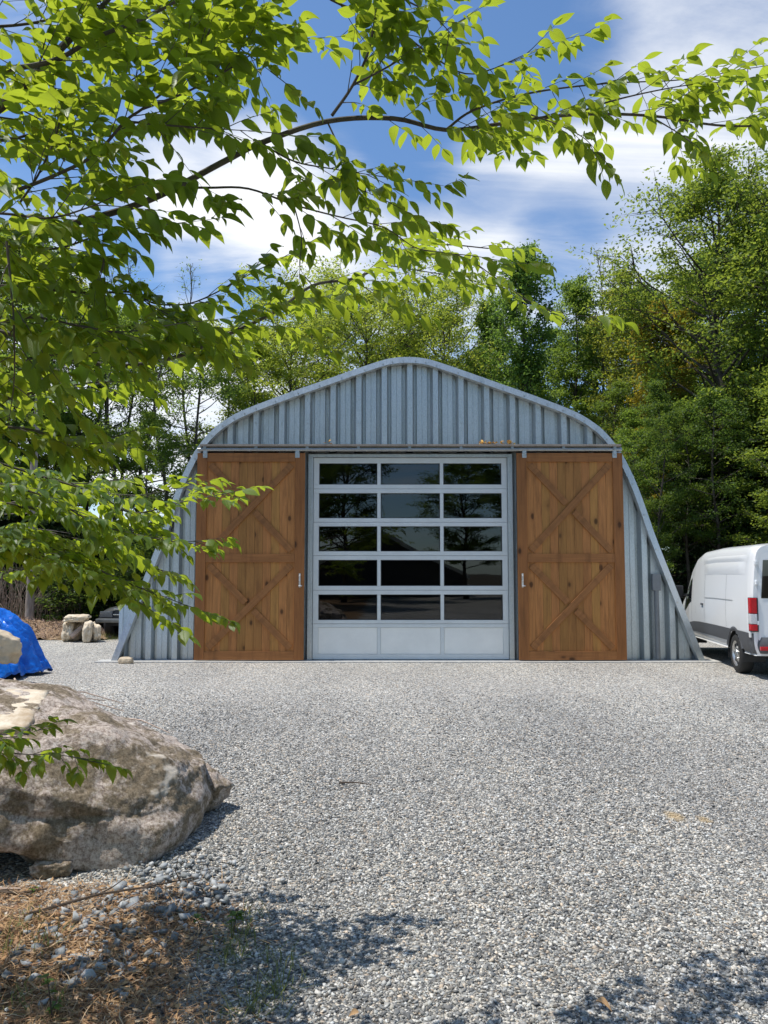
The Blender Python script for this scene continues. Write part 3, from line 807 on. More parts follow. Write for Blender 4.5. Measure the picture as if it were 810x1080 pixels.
# smooth the half profile with a Catmull-Rom spline
def catmull(pts, sub):
    out = []
    for i in range(len(pts) - 1):
        p0 = pts[i - 1] if i else (-pts[1][0], pts[1][1]); p1 = pts[i]; p2 = pts[i + 1]; p3 = pts[min(i + 2, len(pts) - 1)]
        for k in range(sub):
            t_ = k / sub
            out.append(tuple(.5 * (2 * b + (c - a) * t_ + (2 * a - 5 * b + 4 * c - d) * t_ * t_ + (3 * b - a - 3 * c + d) * t_ ** 3) for a, b, c, d in zip(p0, p1, p2, p3)))
    out.append(pts[-1]); return out
hp = catmull(half, 4)
arch = [(CX - x, z) for x, z in hp[::-1]] + [(CX + x, z) for x, z in hp[1:]]
def offset_curve(c, d):
    out = []
    for i, (x, z) in enumerate(c):
        a = c[max(i - 1, 0)]; b = c[min(i + 1, len(c) - 1)]
        tx, tz = b[0] - a[0], b[1] - a[1]; L = math.hypot(tx, tz)
        out.append((x + tz / L * d, max(0, z - tx / L * d)))
    out[0] = (c[0][0] + abs(d) * 1.06, 0.0); out[-1] = (c[-1][0] - abs(d) * 1.06, 0.0)
    return out
inner = offset_curve(arch, .125)
AX = np.array([p[0] for p in inner]); AZ = np.array([p[1] for p in inner])
def arch_top(x):                           # height of the arch's inner edge over x
    return float(np.interp(x, AX, AZ))
# rim flashing: front face, lip and underside, with lap joints
rim = MB()
y0, y1 = -.12, .05
n = len(arch)
vs_ = []
for (ox, oz), (ix, iz) in zip(arch, inner):
    vs_ += [(ox, y0 + .012, oz), (ox, y1, oz), (ix, y1, iz), (ix, y0, iz)]
fs_ = []
for i in range(n - 1):
    for k in range(4):
        k2 = (k + 1) % 4; fs_.append((4 * i + k, 4 * (i + 1) + k, 4 * (i + 1) + k2, 4 * i + k2))
fs_ += [(0, 1, 2, 3), tuple(4 * (n - 1) + k for k in (3, 2, 1, 0))]
rim.add(vs_, fs_)
rimo = rim.build('arch_rim', M['galvanised_trim'], barn)
for i in [9, 22, 33, 44, 52, 62, 70, 78, 88, 99, 110]:
    if i + 1 < n - 1:
        (ox, oz), (ix, iz) = arch[i], inner[i]; (ox2, oz2), (ix2, iz2) = arch[i + 1], inner[i + 1]
        f_ = .35
        lap = MB(); lap.add([(ox, y0 - .004, oz), (ox + (ox2 - ox) * f_, y0 - .004, oz + (oz2 - oz) * f_), (ix + (ix2 - ix) * f_, y0 - .012, iz + (iz2 - iz) * f_), (ix, y0 - .012, iz)], [(0, 1, 2, 3)])
        lap.build('lap_joint', M['galvanised_trim'], barn)
bol = MB()
bol.tube([(0, -.014, 0), (0, .02, 0)], .014, 6)
bolt0 = None
for i in range(3, n - 3, 3):
    mx_, mz_ = (arch[i][0] * .35 + inner[i][0] * .65), (arch[i][1] * .35 + inner[i][1] * .65)
    if bolt0 is None: b_ = bolt0 = bol.build('bolt', M['steel'], barn)
    else: b_ = link(bolt0.copy(), barn)
    b_.location = (mx_, y0, mz_)
# corrugated arch shell running back
LEN = 18.0
def shell(u, v):
    i = u * (n - 1); k = min(int(i), n - 2); f = i - k
    x = arch[k][0] * (1 - f) + arch[k + 1][0] * f; z = arch[k][1] * (1 - f) + arch[k + 1][1] * f
    tx, tz = arch[k + 1][0] - arch[k][0], arch[k + 1][1] - arch[k][1]; L = math.hypot(tx, tz)
    yy = .05 + v * LEN
    ph = (yy / .61) % 1
    tri = max(-1, min(1, (abs(ph - .5) * 4 - 1) * 2.2)); dd = .045 * tri - .06
    return (x - tz / L * dd, yy, max(0, z + tx / L * dd))
MB().grid(shell, n - 1, 236).build('arch_roof', M['galvanised_sheet'], barn)
# end walls of deep-ribbed sheet
PER = 27.4 * D / FPX
_, ZH = W(430, 474)                         # underside of gable sheet / track line
XL_DOOR = W(324.5, 600)[0]; XR_DOOR = W(541.5, 600)[0]
prof_r = [(0.0, 0.0), (0.20, 0.0), (0.265, .16), (.35, .165), (.375, .085), (.565, .085), (.575, .092), (.59, .085), (.775, .085), (.80, .165), (.91, .16), (.965, .03)]
def wall(name, xa, xb, zbot, zlim, phase):
    m = MB(); xs_ = []
    k0 = math.floor((xa - phase) / PER)
    for k in range(k0, k0 + 60):
        for f, d in prof_r[:-1]:
            x = phase + (k + f) * PER
            if x > xb: break
            if x >= xa: xs_.append((x, d))
    full = [(xa, .10)] + xs_ + [(xb, .10)]
    # refine so the top edge follows the curve
    pts_ = []
    for (xa_, da), (xb_, db) in zip(full[:-1], full[1:]):
        for s in range(3): pts_.append((xa_ + (xb_ - xa_) * s / 3, da + (db - da) * s / 3))
    pts_.append(full[-1]); rows = 1
    vs_ = []
    for x, d in pts_:
        zt = min(zlim, arch_top(x)) + .03
        vs_ += [(x, d, zbot), (x, d, max(zbot + .001, zt))]
    fs_ = [(2 * i, 2 * i + 2, 2 * i + 3, 2 * i + 1) for i in range(len(pts_) - 1)]
    return m.add(vs_, fs_).build(name, M['galvanised_sheet'], barn)
ph = W(321.5, 440)[0]
wall('gable_sheet', arch[0][0] + 1.2, arch[-1][0] - 1.2, ZH - .05, 99, ph)
wall('side_sheet', arch[0][0] + .15, XL_DOOR, 0.02, ZH - .055, ph)
wall('side_sheet', XR_DOOR, arch[-1][0] - .15, 0.02, ZH - .055, ph)
screw0 = None
for zx in np.arange(ph - 12 * PER, ph + 14 * PER, PER):
    x = zx + .10 * PER
    for z in (ZH + .10, ZH + .55, ZH + 1.05):
        if z < arch_top(x) - .1 and arch[0][0] + 1.3 < x < arch[-1][0] - 1.3: 
            if screw0 is None: q_ = screw0 = MB().tube([(0, -.012, 0), (0, .01, 0)], .012, 6).build('sheet_screw', M['steel'], barn)
            else: q_ = link(screw0.copy(), barn)
            q_.location = (x, 0, z)
# header ledge, round track and brackets
xa, zt = W(211, 474); xb, _ = W(652.5, 474)
z_h = W(430, 470.5)[1]
MB().box(xa + .05, xb - .02, -.248, .10, z_h - .045, z_h).build('header_board', M['header_wood'], barn, bevel=.004)
tr = MB(); trz = z_h - .105
tr.tube([(xa, -.20, trz), (xb, -.20, trz)], .036, 12)
tr.box(xa, xb, -.168, -.150, trz - .03, z_h - .046)
tr.build('door_track', M['galvanised_track'], barn, True)
for x in np.linspace(xa + .15, xb - .15, 9): MB().box(x - .03, x + .03, -.242, -.15, trz - .01, z_h - .047).build('track_bracket', M['galvanised_track'], barn, bevel=.004)

# sliding plank doors
def sliding_door(x0, x1, x0b, x1b, label, handle_x, dark_outer):
    zt_ = trz - .07; zb = .04
    yb, yf = -.135, -.165
    d = MB(); nb = 13; wd = x1 - x0
    for i in range(nb):
        a_ = x0 + .015 + (wd - .03) * i / nb; b_ = x0 + .015 + (wd - .03) * (i + 1) / nb
        yo = R.uniform(-.0025, .0025)
        d.box(a_ + .0015, b_ - .0015, yf + yo, yb + yo, zb + .01, zt_ - .01)
    door = d.build('sliding_door', M['stained_boards'], barn, bevel=.002); door['label'] = label
    MB().box(x0 + .02, x1 - .02, yb + .004, yb + .02, zb + .02, zt_ - .02).build('backing', M['stained_stile'], door)
    f0, f1 = yf - .034, yf - .004
    sw = .20; zm = zb + (zt_ - zb) * .487
    for xs0, xs1 in ((x0, x0 + sw), (x1 - sw, x1)):
        MB().box(xs0, xs1, f0, f1, zb, zt_).build('stile', M['stained_stile'], door, bevel=.004)
    for z0, z1 in ((zb, zb + .17), (zm - .085, zm + .085), (zt_ - .18, zt_)):
        MB().box(x0 + sw + .002, x1 - sw - .002, f0 + .003, f1, z0, z1).build('rail', M['stained_rail'], door, bevel=.004)
    xi0, xi1 = x0 + sw, x1 - sw
    for z0, z1, flip in ((zb + .17, zm - .085, 0), (zm + .085, zt_ - .18, 0)):
        o_ = .075
        L_ = math.hypot(xi1 - xi0 - 2 * o_, z1 - z0 - 2 * o_)
        def brace(a_, b_, w_):
            # mesh built along its own local x so that the grain runs down the board
            ax_, az_ = a_; bx2, bz2 = b_; L = math.hypot(bx2 - ax_, bz2 - az_)
            m = MB().box(0, L, -.014, .014, -w_ / 2, w_ / 2).build('brace', M['stained_brace'], door, bevel=.003)
            m.location = (ax_, (f0 + f1) / 2 + .002, az_); m.rotation_euler = (0, -math.atan2(bz2 - az_, bx2 - ax_), 0)
        A, B = (xi0 + o_, z0 + o_ * .9), (xi1 - o_, z1 - o_ * .9); C_, E = (xi0 + o_, z1 - o_ * .9), (xi1 - o_, z0 + o_ * .9)
        brace(A, B, .13)
        mid = ((A[0] + B[0]) / 2, (A[1] + B[1]) / 2); dx, dz = E[0] - C_[0], E[1] - C_[1]; L = math.hypot(dx, dz); s_ = .115
        brace(C_, (mid[0] - dx / L * s_, mid[1] - dz / L * s_), .13); brace((mid[0] + dx / L * s_, mid[1] + dz / L * s_), E, .13)
    for hx in (x0 + .16, x1 - .16):
        h = MB().box(hx - .045, hx + .045, f0 - .012, f0 - .003, zt_ - .10, zt_ + .045)
        h.box(hx - .03, hx + .03, f0 - .03, f0 - .013, zt_ - .02, zt_ + .075)
        h.tube([(hx, f0 - .03, zt_ - .06), (hx, f0 - .012, zt_ - .06)], .014, 8)
        h.build('hanger', M['galvanised_trim'], door, bevel=.004)
    hz = W(400, 611)[1]
    h = MB().box(handle_x - .018, handle_x + .018, f0 - .012, f0 - .003, hz - .16, hz + .12)
    h.tube([(handle_x, f0 - .012, hz + .09), (handle_x, f0 - .05, hz + .07), (handle_x, f0 - .05, hz - .03), (handle_x, f0 - .012, hz - .05)], .011, 8)
    h.tube([(handle_x - .02, f0 - .03, hz - .13), (handle_x + .05, f0 - .03, hz - .13)], .012, 8)
    h.build('handle', M['nickel'], door, bevel=.002)
    return door
xl0, _ = W(208.5, 600); xl1, _ = W(322.0, 600); xr0, _ = W(544.5, 600); xr1, _ = W(656.0, 600)
sliding_door(xl0, xl1, 0, 0, 'left honey stained plank sliding door with crossed braces', xl1 - .09, 0)
sliding_door(xr0, xr1, 0, 0, 'right honey stained plank sliding door with crossed braces', xr0 + .09, 1)

# overhead glazed door
ox0, ox1 = XL_DOOR + .0, XR_DOOR
oz1 = trz - .06
jw = .10
jam = MB()
jam.box(ox0, ox0 + jw, -.03, .16, .02, oz1); jam.box(ox1 - jw, ox1, -.03, .16, .02, oz1)
jam.box(ox0 + jw, ox1 - jw, -.03, .16, oz1 - .07, oz1)
jam.build('door_jamb', M['galvanised_trim'], barn, bevel=.005)
ix0, ix1 = ox0 + jw + .006, ox1 - jw - .006
cols = [ix0 + .06 + (ix1 - ix0 - .12) * k / 3 for k in range(4)]
rows_px = [(488.5, 511), (520, 546.5), (555, 581.5), (590.5, 618), (627, 654), (662, 690)]
rows = [(W(430, b)[1], W(430, a)[1]) for a, b in rows_px]
ztop = oz1 - .078; zbot_ = .03
fr = MB(); yF, yBk = .015, .075
zs_ = [ztop] + [v for lo, hi in rows for v in (hi, lo)] + [zbot_]
for k in range(0, len(zs_), 2):             # horizontal bars; section seams sit in them
    zt2, zb2 = zs_[k], zs_[k + 1]
    if 0 < k < len(zs_) - 2:
        zm2 = (zt2 + zb2) / 2
        fr.box(ix0, ix1, yF, yBk, zm2 + .003, zt2); fr.box(ix0, ix1, yF, yBk, zb2, zm2 - .003)
    else: fr.box(ix0, ix1, yF, yBk, zb2, zt2)
for lo, hi in rows:
    for k in range(4):
        hw = .055 if k in (0, 3) else .035
        a_, b_ = cols[k] - hw, cols[k] + hw
        if k == 0: a_ = ix0
        if k == 3: b_ = ix1
        fr.box(a_, b_, yF + .002, yBk - .002, lo + .0008, hi - .0008)
od = fr.build('overhead_door', M['white_aluminium'], barn, bevel=.004); od['label'] = 'white aluminium overhead door with fifteen dark glass panes'
for ri, (lo, hi) in enumerate(rows):
    for k in range(3):
        a_ = cols[k] + (.055 if k == 0 else .035) + .002; b_ = cols[k + 1] - (.055 if k == 2 else .035) - .002
        if ri < 5:
            g_ = MB().box(a_ - .01, b_ + .01, .052, .056, lo - .01, hi + .01).build('glass_pane', M['window_glass'], od)
            be = MB(); y_a, y_b = .030, .050; w_ = .013
            be.box(a_, b_, y_a, y_b, lo + .002, lo + w_); be.box(a_, b_, y_a, y_b, hi - w_, hi - .002)
            be.box(a_, a_ + w_, y_a, y_b, lo + w_ + .001, hi - w_ - .001); be.box(b_ - w_, b_, y_a, y_b, lo + w_ + .001, hi - w_ - .001)
            be.build('glazing_bead', M['black_plastic'], od)
        else:
            MB().box(a_, b_, .028, .055, lo + .003, hi - .003).build('solid_panel', M['white_panel'], od, bevel=.006)
MB().box(ix0, ix1, .012, .07, .012, .029).build('bottom_seal', M['rubber'], od)
hm = MB()
hm.build('x', M['steel']) if False else None
# electrical box and conduit on the right
ex, ez = W(691, 614)
MB().box(ex - .085, ex + .085, -.10, .0, ez - .17, ez + .17).build('electrical_box', M['conduit_grey'], barn, bevel=.012)
MB().tube([(ex + .0, -.05, ez - .171), (ex + .0, -.05, .04)], .05, 12).build('conduit', M['conduit_grey'], barn, True)
# inside
MB().box(arch[0][0] + .3, arch[-1][0] - .3, .12, LEN - .2, -.02, .012).build('floor_slab', M['interior_floor'], barn)
bw = MB(); bv = [(x, LEN - .1, z) for x, z in arch]; bw.add(bv, [tuple(range(len(bv)))]); bw.build('back_wall', M['interior_dark'], barn)
# concrete strip in front
MB().box(arch[0][0] - .25, arch[-1][0] + .35, D - .42, D + .12, -.05, .014)
cp = MB().box(arch[0][0] - .25, arch[-1][0] + .25, D - .30, D + .118, -.05, .020).build('concrete_strip', M['concrete'], bevel=.004)
tag(cp, kind='structure')
# dry leaves on the track
ps, ax, nr, sz = [], [], [], []
for i in range(46):
    x = W(R.choice([508, 514, 519, 528, 533, 538]), 470)[0] + R.gauss(0, .06)
    ps.append((x, D - .13 + R.uniform(-.05, .06), z_h + R.uniform(.01, .07))); ax.append((R.uniform(-1, 1), R.uniform(-1, 1), R.uniform(-.3, .8))); nr.append((R.uniform(-.6, .6), R.uniform(-.6, .6), 1)); sz.append(R.uniform(.06, .11))
V, F, UV = leaf_arrays(ps, ax, nr, sz, .45)
tag(np_mesh('dry_leaf_clump', V, F, M['dry_leaf_yellow'], None, True, UV), 'clump of dry yellow leaves caught on the door track', 'leaves')
V, F, UV = leaf_arrays([(W(346, 470)[0] + R.gauss(0, .03), D - .14, z_h + .02 + .02 * k) for k in range(4)], [(1, .2, .2), (-1, .3, .3), (.3, -1, .4), (.2, .6, .6)], [(0, 0, 1)] * 4, [.08] * 4, .45)
tag(np_mesh('dry_leaf_clump', V, F, M['dry_leaf_yellow'], None, True, UV), 'single dry yellow leaf scrap on the header over the left pane', 'leaves')
a_ = P(133, 697, D - .42); rock('small_stone', 'flat beige stone at the foot of the barn', 'stone', (a_.x, a_.y, .055), (.16, .09, .075), 41, M['pale_stone'], 4, .15, 1.2, boxy=.4)
# pale sheet standing beyond the left foot
q0 = P(124.5, 690, D + 1.0); q1 = P(150, 690, D + 1.0); zt2 = P(124, 637.5, D + 1.0).z
ms = MB()
for i in range(6):
    xa_ = q0.x + (q1.x - q0.x) * i / 6; xb_ = q0.x + (q1.x - q0.x) * (i + 1) / 6
    ms.box(xa_, xb_ - .004, q0.y + (.012 if i % 2 else 0), q0.y + .03 + (.012 if i % 2 else 0), 0, zt2)
tag(ms.build('metal_sheet', M['pale_sheet'], bevel=.003), 'pale blue grey sheet standing upright behind the left foot of the barn', 'metal sheet')

# ------------------------------------------------------------------ van
van = thing('cargo_van', 'white high roofed cargo van parked at the right of the barn', 'van', (7.15, 12.86, 0), math.radians(81.8))
SEC = [(.80, .40), (.94, .43), (.99, .56), (1.0, .78), (1.005, 1.05), (.99, 1.40), (.965, 1.72), (.935, 1.98), (.915, 2.10), (.87, 2.19), (.76, 2.245), (.45, 2.275), (0.0, 2.285)]
SEC = catmull(SEC, 3)
def topz(x):
    pts_ = [(0, 2.285), (.35, 2.31), (2.2, 2.31), (3.3, 2.27), (3.75, 2.17), (4.1, 1.98), (4.85, 1.36), (5.1, 1.26), (5.5, 1.08), (5.72, .86)]
    xs_ = [p[0] for p in pts_]; return float(np.interp(x, xs_, [p[1] for p in pts_]))
def vw(x): return float(np.interp(x, [0, .06, .2, 4.2, 5.2, 5.55, 5.72], [.965, .985, 1, 1, .95, .86, .70]))
def vsurf(x, i_f, side=1, off=0.0):
    i_f = max(0, min(len(SEC) - 1.001, i_f)); k = int(i_f); f = i_f - k
    y = SEC[k][0] * (1 - f) + SEC[k + 1][0] * f; z = SEC[k][1] * (1 - f) + SEC[k + 1][1] * f
    dy, dz = SEC[k + 1][0] - SEC[k][0], SEC[k + 1][1] - SEC[k][1]; L = math.hypot(dy, dz)
    y += dz / L * off; z += -dy / L * off
    z = .40 + (z - .40) * (topz(x) - .40) / (2.285 - .40)
    return (x, side * y * vw(x), z)
def sec_of(z):                                # profile parameter at height z
    zs_ = [s[1] for s in SEC]; return float(np.interp(z, zs_, range(len(SEC))))
RW, FW = .98, 4.72; WR = .345
stations = sorted(set([round(v, 3) for v in np.arange(0, 5.73, .04)]))
vb = MB(); ns = len(SEC)
ring = lambda x: [vsurf(x, i, 1) for i in range(ns)] + [vsurf(x, i, -1) for i in range(ns - 2, -1, -1)]
for x in stations: vb.v.extend(ring(x))
m_ = 2 * ns - 1
for a_ in range(len(stations) - 1):
    xm = (stations[a_] + stations[a_ + 1]) / 2
    for k in range(m_ - 1):
        i1, i2, i3, i4 = a_ * m_ + k, a_ * m_ + k + 1, (a_ + 1) * m_ + k + 1, (a_ + 1) * m_ + k
        zc = (vb.v[i1][2] + vb.v[i3][2]) / 2
        if any((xm - wx) ** 2 + (zc - WR) ** 2 < .43 ** 2 for wx in (RW, FW)): continue
        vb.f.append([i1, i2, i3, i4])
    vb.f.append([a_ * m_ + m_ - 1, a_ * m_, (a_ + 1) * m_, (a_ + 1) * m_ + m_ - 1]) if False else None
vb.f.append(list(range(m_)))                                     # rear end
vb.f.append([(len(stations) - 1) * m_ + k for k in range(m_)][::-1])
vb.build('body', M['white_paint'], van, True)
def flat_shade(o, ang=.6):
    pass
# underfloor and wheel wells
uf = MB().box(.1, 5.5, -.62, .62, .33, .42); uf.build('underbody', M['black_plastic'], van)
ww = MB()
for wx in (RW, FW):
    for s in (1, -1):
        def well(u, v, wx=wx, s=s):
            th = math.pi * (u * 1.16 - .08); return (wx + .435 * math.cos(th), s * (.62 + .37 * v), WR + .435 * math.sin(th))
        ww.grid(well, 18, 2)
        ww.box(wx - .45, wx + .45, s * .60 - .01, s * .60 + .01, .30, .82)
ww.build('wheel_well', M['black_plastic'], van)
# lower cladding, arch flares, side seams
def side_patch(name, mat, x0, x1, z0, z1, side, off, nx=24, nz=6, cut=True):
    m = MB(); i0, i1 = sec_of(z0), sec_of(z1); g_ = []
    for j in range(nz + 1):
        for i in range(nx + 1):
            m.v.append(vsurf(x0 + (x1 - x0) * i / nx, i0 + (i1 - i0) * j / nz, side, off))
    for j in range(nz):
        for i in range(nx):
            xm = x0 + (x1 - x0) * (i + .5) / nx; q = m.v[j * (nx + 1) + i]; zc = (q[2] + m.v[(j + 1) * (nx + 1) + i][2]) / 2
            if cut and any((xm - wx) ** 2 + (zc - WR) ** 2 < .43 ** 2 for wx in (RW, FW)): continue
            b_ = j * (nx + 1) + i; m.f.append([b_, b_ + 1, b_ + nx + 2, b_ + nx + 1])
    return m.build(name, mat, van, True)
for s in (1, -1):
    side_patch('side_moulding', M['grey_plastic'], .10, 5.4, .545, .77, s, .012, 130, 4)
    for wx in (RW, FW):
        m = MB()
        def flare(u, v, wx=wx, s=s):
            th = math.pi * (.085 + u * .83); ph_ = 2 * math.pi * v
            rr = .445 + .045 * math.cos(ph_); return (wx + rr * math.cos(th), s * (.985 + .026 * math.sin(ph_)), WR + rr * math.sin(th))
        m.grid(flare, 30, 8); m.build('arch_flare', M['grey_plastic'], van, True)
    for x in (1.42, 2.9, 3.95):
        side_patch('panel_seam', M['black_plastic'], x, x + .007, .79, 2.0, s, .0025, 1, 24)
    sw_ = side_patch('side_window', M['tinted_glass'], 3.98, 4.62, 1.28, 1.86, s, .006, 14, 8, False)
    side_patch('slide_rail', M['galvanised_track'], 1.0, 2.85, 1.272, 1.282, s, .006, 20, 1)
    m = MB().box(4.62, 4.76, s * 1.09 - .085, s * 1.09 + .085, 1.22, 1.50); m.box(4.65, 4.73, s * .98 - .08, s * .98 + .08, 1.26, 1.31)
    m.build('wing_mirror', M['black_plastic'], van, bevel=.03)
    # tail lamp, tall, wrapped on the rear corner: red / clear / red
    yl = .955
    tl = thing_dummy = None
    lamp = MB().box(-.03, .115, s * yl - .065, s * yl + .058, .80, 1.37).build('tail_lamp', M['black_plastic'], van, bevel=.015)
    for z0, z1, mt, nm in ((.815, .925, 'red_lens', 'red_lens'), (.928, 1.10, 'clear_lens', 'clear_lens'), (1.103, 1.365, 'red_lens', 'red_lens')):
        MB().box(-.04, .10, s * yl - .045, s * yl + .062, z0, z1).build(nm, M[mt], lamp, bevel=.02)
# roof ribs catching light along the shoulder
for s in (1, -1):
    for zz_, x0_, x1_ in ((2.03, .30, 3.1), (1.86, .35, 3.0)):
        m = MB()
        i0 = sec_of(zz_)
        def rib(u, v, s=s, i0=i0, x0_=x0_, x1_=x1_):
            x = x0_ + (x1_ - x0_) * u; env = min(1, 8 * u, 8 * (1 - u))
            return vsurf(x, i0 + (v - .5) * 2.6, s, .002 + .014 * env * math.sin(math.pi * v))
        m.grid(rib, 40, 8); m.build('body_crease', M['white_paint'], van, True)
# rear doors, glass, hinges, bumper
for s in (1, -1):
    def dpt(u, v, s=s, off=-.014):
        z = .66 + (2.13 - .66) * v; wdt = float(np.interp(z, [.6, 1.1, 1.7, 2.0, 2.13], [.885, .885, .865, .835, .79])); return (off, s * (.008 + wdt * u), z)
    m = MB(); m.grid(lambda u, v: dpt(u, v), 10, 16); m.grid(lambda u, v: dpt(u, v, s, -.001), 10, 16)
    rd = m.build('rear_door', M['white_paint'], van)
    so_ = rd
    m = MB(); m.grid(lambda u, v: (-.020, s * (.10 + .735 * u - .05 * v * u), 1.36 + .64 * v), 8, 8); m.build('rear_window', M['tinted_glass'], rd)
    for z in (.95, 1.62, 1.95): MB().box(-.035, .03, s * .90 - .018, s * .90 + .018, z - .035, z + .035).build('hinge', M['white_paint'], rd, bevel=.01)
MB().box(-.03, -.016, -.35, .35, 1.02, 1.16).build('plate_recess', M['grey_plastic'], van, bevel=.006)
MB().box(-.036, -.031, -.16, .16, 1.03, 1.15).build('number_plate', M['plate_white'], van)
bm_ = MB()
bm_.grid(lambda u, v: ((-.10 + .22 * abs(2 * u - 1) ** 6) - .03 * math.sin(math.pi * v), -1.0 + 2.0 * u, .44 + .27 * v), 40, 6)
bm_.grid(lambda u, v: ((-.10 + .22 * abs(2 * u - 1) ** 6) + .14 * v, (-1.0 + 2.0 * u) , .71), 40, 2)
bm_.grid(lambda u, v: ((-.10 + .22 * abs(2 * u - 1) ** 6) + .14 * v, (-1.0 + 2.0 * u), .44), 40, 2)
bm_.build('rear_bumper', M['grey_plastic'], van, True)
for s in (1, -1):
    side_patch('bumper_corner', M['grey_plastic'], .0, .52, .44, .77, s, .016, 12, 6)
    MB().box(-.125, -.06, s * .78 - .12, s * .78 + .12, .50, .56).build('reflector', M['red_lens'], van, bevel=.008)
    MB().box(.02, .10, s * 1.005 - .012, s * 1.005 + .012, .70, .78).build('side_marker', M['plate_white'], van, bevel=.005)
MB().grid(lambda u, v: (4.12 + .70 * v, (-.55 + 1.1 * u), topz(4.12 + .70 * v) + .012), 10, 8).build('windscreen', M['tinted_glass'], van, True)
for s in (1, -1):
    side_patch('fuel_flap' if s > 0 else 'door_seam', M['grey_plastic'], 3.62, 3.625, .95, 1.12, s, .003, 1, 4)
    hh_ = MB().box(2.98, 3.12, s * 1.0 - .02, s * 1.0 + .028, 1.12, 1.16); hh_.build('door_handle', M['grey_plastic'], van, bevel=.008)
MB().box(-.05, -.016, .02, .09, 1.02, 1.22).build('rear_handle', M['black_plastic'], van, bevel=.008)
MB().box(-.03, .02, -.16, .16, 2.155, 2.185).build('brake_lamp', M['red_lens'], van, bevel=.006)
# wheels
def wheel(parent, x, y, r, wd, side, rimmat='steel'):
    m = MB(); prf = [(.64, .0), (.66, .5), (.80, .50), (.93, .46), (1.0, .34), (1.0, -.34), (.93, -.46), (.80, -.5), (.66, -.5)]
    m.grid(lambda u, v: (r * lerp_prof(prf, v)[0] * math.cos(2 * math.pi * u), wd * lerp_prof(prf, v)[1], r * lerp_prof(prf, v)[0] * math.sin(2 * math.pi * u)), 40, len(prf) - 1, True)
    o_ = m.build('wheel', M['rubber'], parent, True); o_.location = (x, y, r)
    rm = MB(); rp = [(.66, .46), (.60, .40), (.55, .30), (.42, .34), (.30, .40), (.22, .42), (.20, .48), (0.001, .48)]
    rm.grid(lambda u, v: (r * lerp_prof(rp, v)[0] * math.cos(2 * math.pi * u), side * wd * lerp_prof(rp, v)[1], r * lerp_prof(rp, v)[0] * math.sin(2 * math.pi * u)), 32, len(rp) - 1, True)
    rm.build('rim', M[rimmat], o_, True)
    hm_ = MB()
    for k in range(8):
        th = k * math.pi / 4; cx_, cz_ = .47 * r * math.cos(th), .47 * r * math.sin(th)
        hm_.tube([(cx_, side * wd * .335, cz_), (cx_, side * wd * .36, cz_)], .036, 8)
    hm_.build('rim_hole', M['black_plastic'], o_)
    nt_ = MB()
    for k in range(5):
        th = k * math.pi * .4 + .3; cx_, cz_ = .30 * r * math.cos(th), .30 * r * math.sin(th)
        nt_.tube([(cx_, side * wd * .38, cz_), (cx_, side * wd * .46, cz_)], .016, 6)
    nt_.build('wheel_nut', M['chrome'], o_)
    return o_
def lerp_prof(p, v):
    f = v * (len(p) - 1); k = min(int(f), len(p) - 2); f -= k
    return (p[k][0] * (1 - f) + p[k + 1][0] * f, p[k][1] * (1 - f) + p[k + 1][1] * f)
for wx in (RW, FW):
    for s in (1, -1): wheel(van, wx, s * .87, WR, .235, s)

# ------------------------------------------------------------------ pickup nosing out behind the barn
YT = 21.0
qx = P(103.5, 660, YT).x
pk = thing('pickup_truck', 'dark pickup truck half hidden behind the barn left side', 'truck', (qx + .98, YT, 0), 0)
HZ = P(112, 637, YT).z
def tbody(u, v):                             # hood and fenders, x across, y back
    x = -.98 + 1.96 * u; y = .0 + 1.75 * v
    e = abs(2 * u - 1); z = HZ - .05 * (1 - v) - .02 - .18 * e ** 5 - .22 * max(0, .12 - v) / .12 * (1 - .2 * e) * .5
    return (x, y, z)
m = MB(); m.grid(tbody, 24, 18)
m.grid(lambda u, v: (-.98 + 1.96 * u, -.01 + .02 * v, .52 + (tbody(u, 0)[2] - .52) * v), 24, 6)
for s in (-1, 1):
    m.grid(lambda u, v, s=s: (s * .98, 1.75 * u, .52 + (tbody(0 if s < 0 else 1, u)[2] - .52) * v), 12, 6)
    m.box(s * .98 - .015, s * .98 + .015, 1.75, 5.2, .5, HZ - .1)
m.box(-.97, .97, 5.18, 5.2, .5, HZ - .1); m.box(-.95, .95, 3.3, 5.2, .62, .66)
m.build('body', M['dark_paint'], pk, True)
m = MB()
cabp = [(1.55, HZ - .05), (2.15, HZ + .62), (3.0, HZ + .66), (3.25, HZ + .55), (3.3, HZ - .1)]
for (ya, za), (yb_, zb_) in zip(cabp[:-1], cabp[1:]):
    m.add([(-.92, ya, za), (.92, ya, za), (.80 if zb_ > HZ + .4 else .92, yb_, zb_), (-.80 if zb_ > HZ + .4 else -.92, yb_, zb_)], [(0, 1, 2, 3)])
for s in (-1, 1): m.add([(s * (.80 if z > HZ + .4 else .92), y, z) for y, z in cabp], [tuple(range(5))])
m.build('cab', M['dark_paint'], pk)
MB().add([(-.80, 1.62, HZ + .04), (.80, 1.62, HZ + .04), (.70, 2.08, HZ + .54), (-.70, 2.08, HZ + .54)], [(0, 1, 2, 3)]).build('windscreen', M['tinted_glass'], pk)
MB().box(-.52, .52, -.045, -.012, HZ - .42, HZ - .16).build('grille', M['black_plastic'], pk, bevel=.01)
gt = MB().box(-.55, .55, -.055, -.02, HZ - .145, HZ - .115); gt.box(-.55, .55, -.055, -.02, HZ - .455, HZ - .425); gt.box(-.56, .56, -.06, -.046, HZ - .30, HZ - .27); gt.build('grille_bar', M['chrome'], pk, bevel=.005)
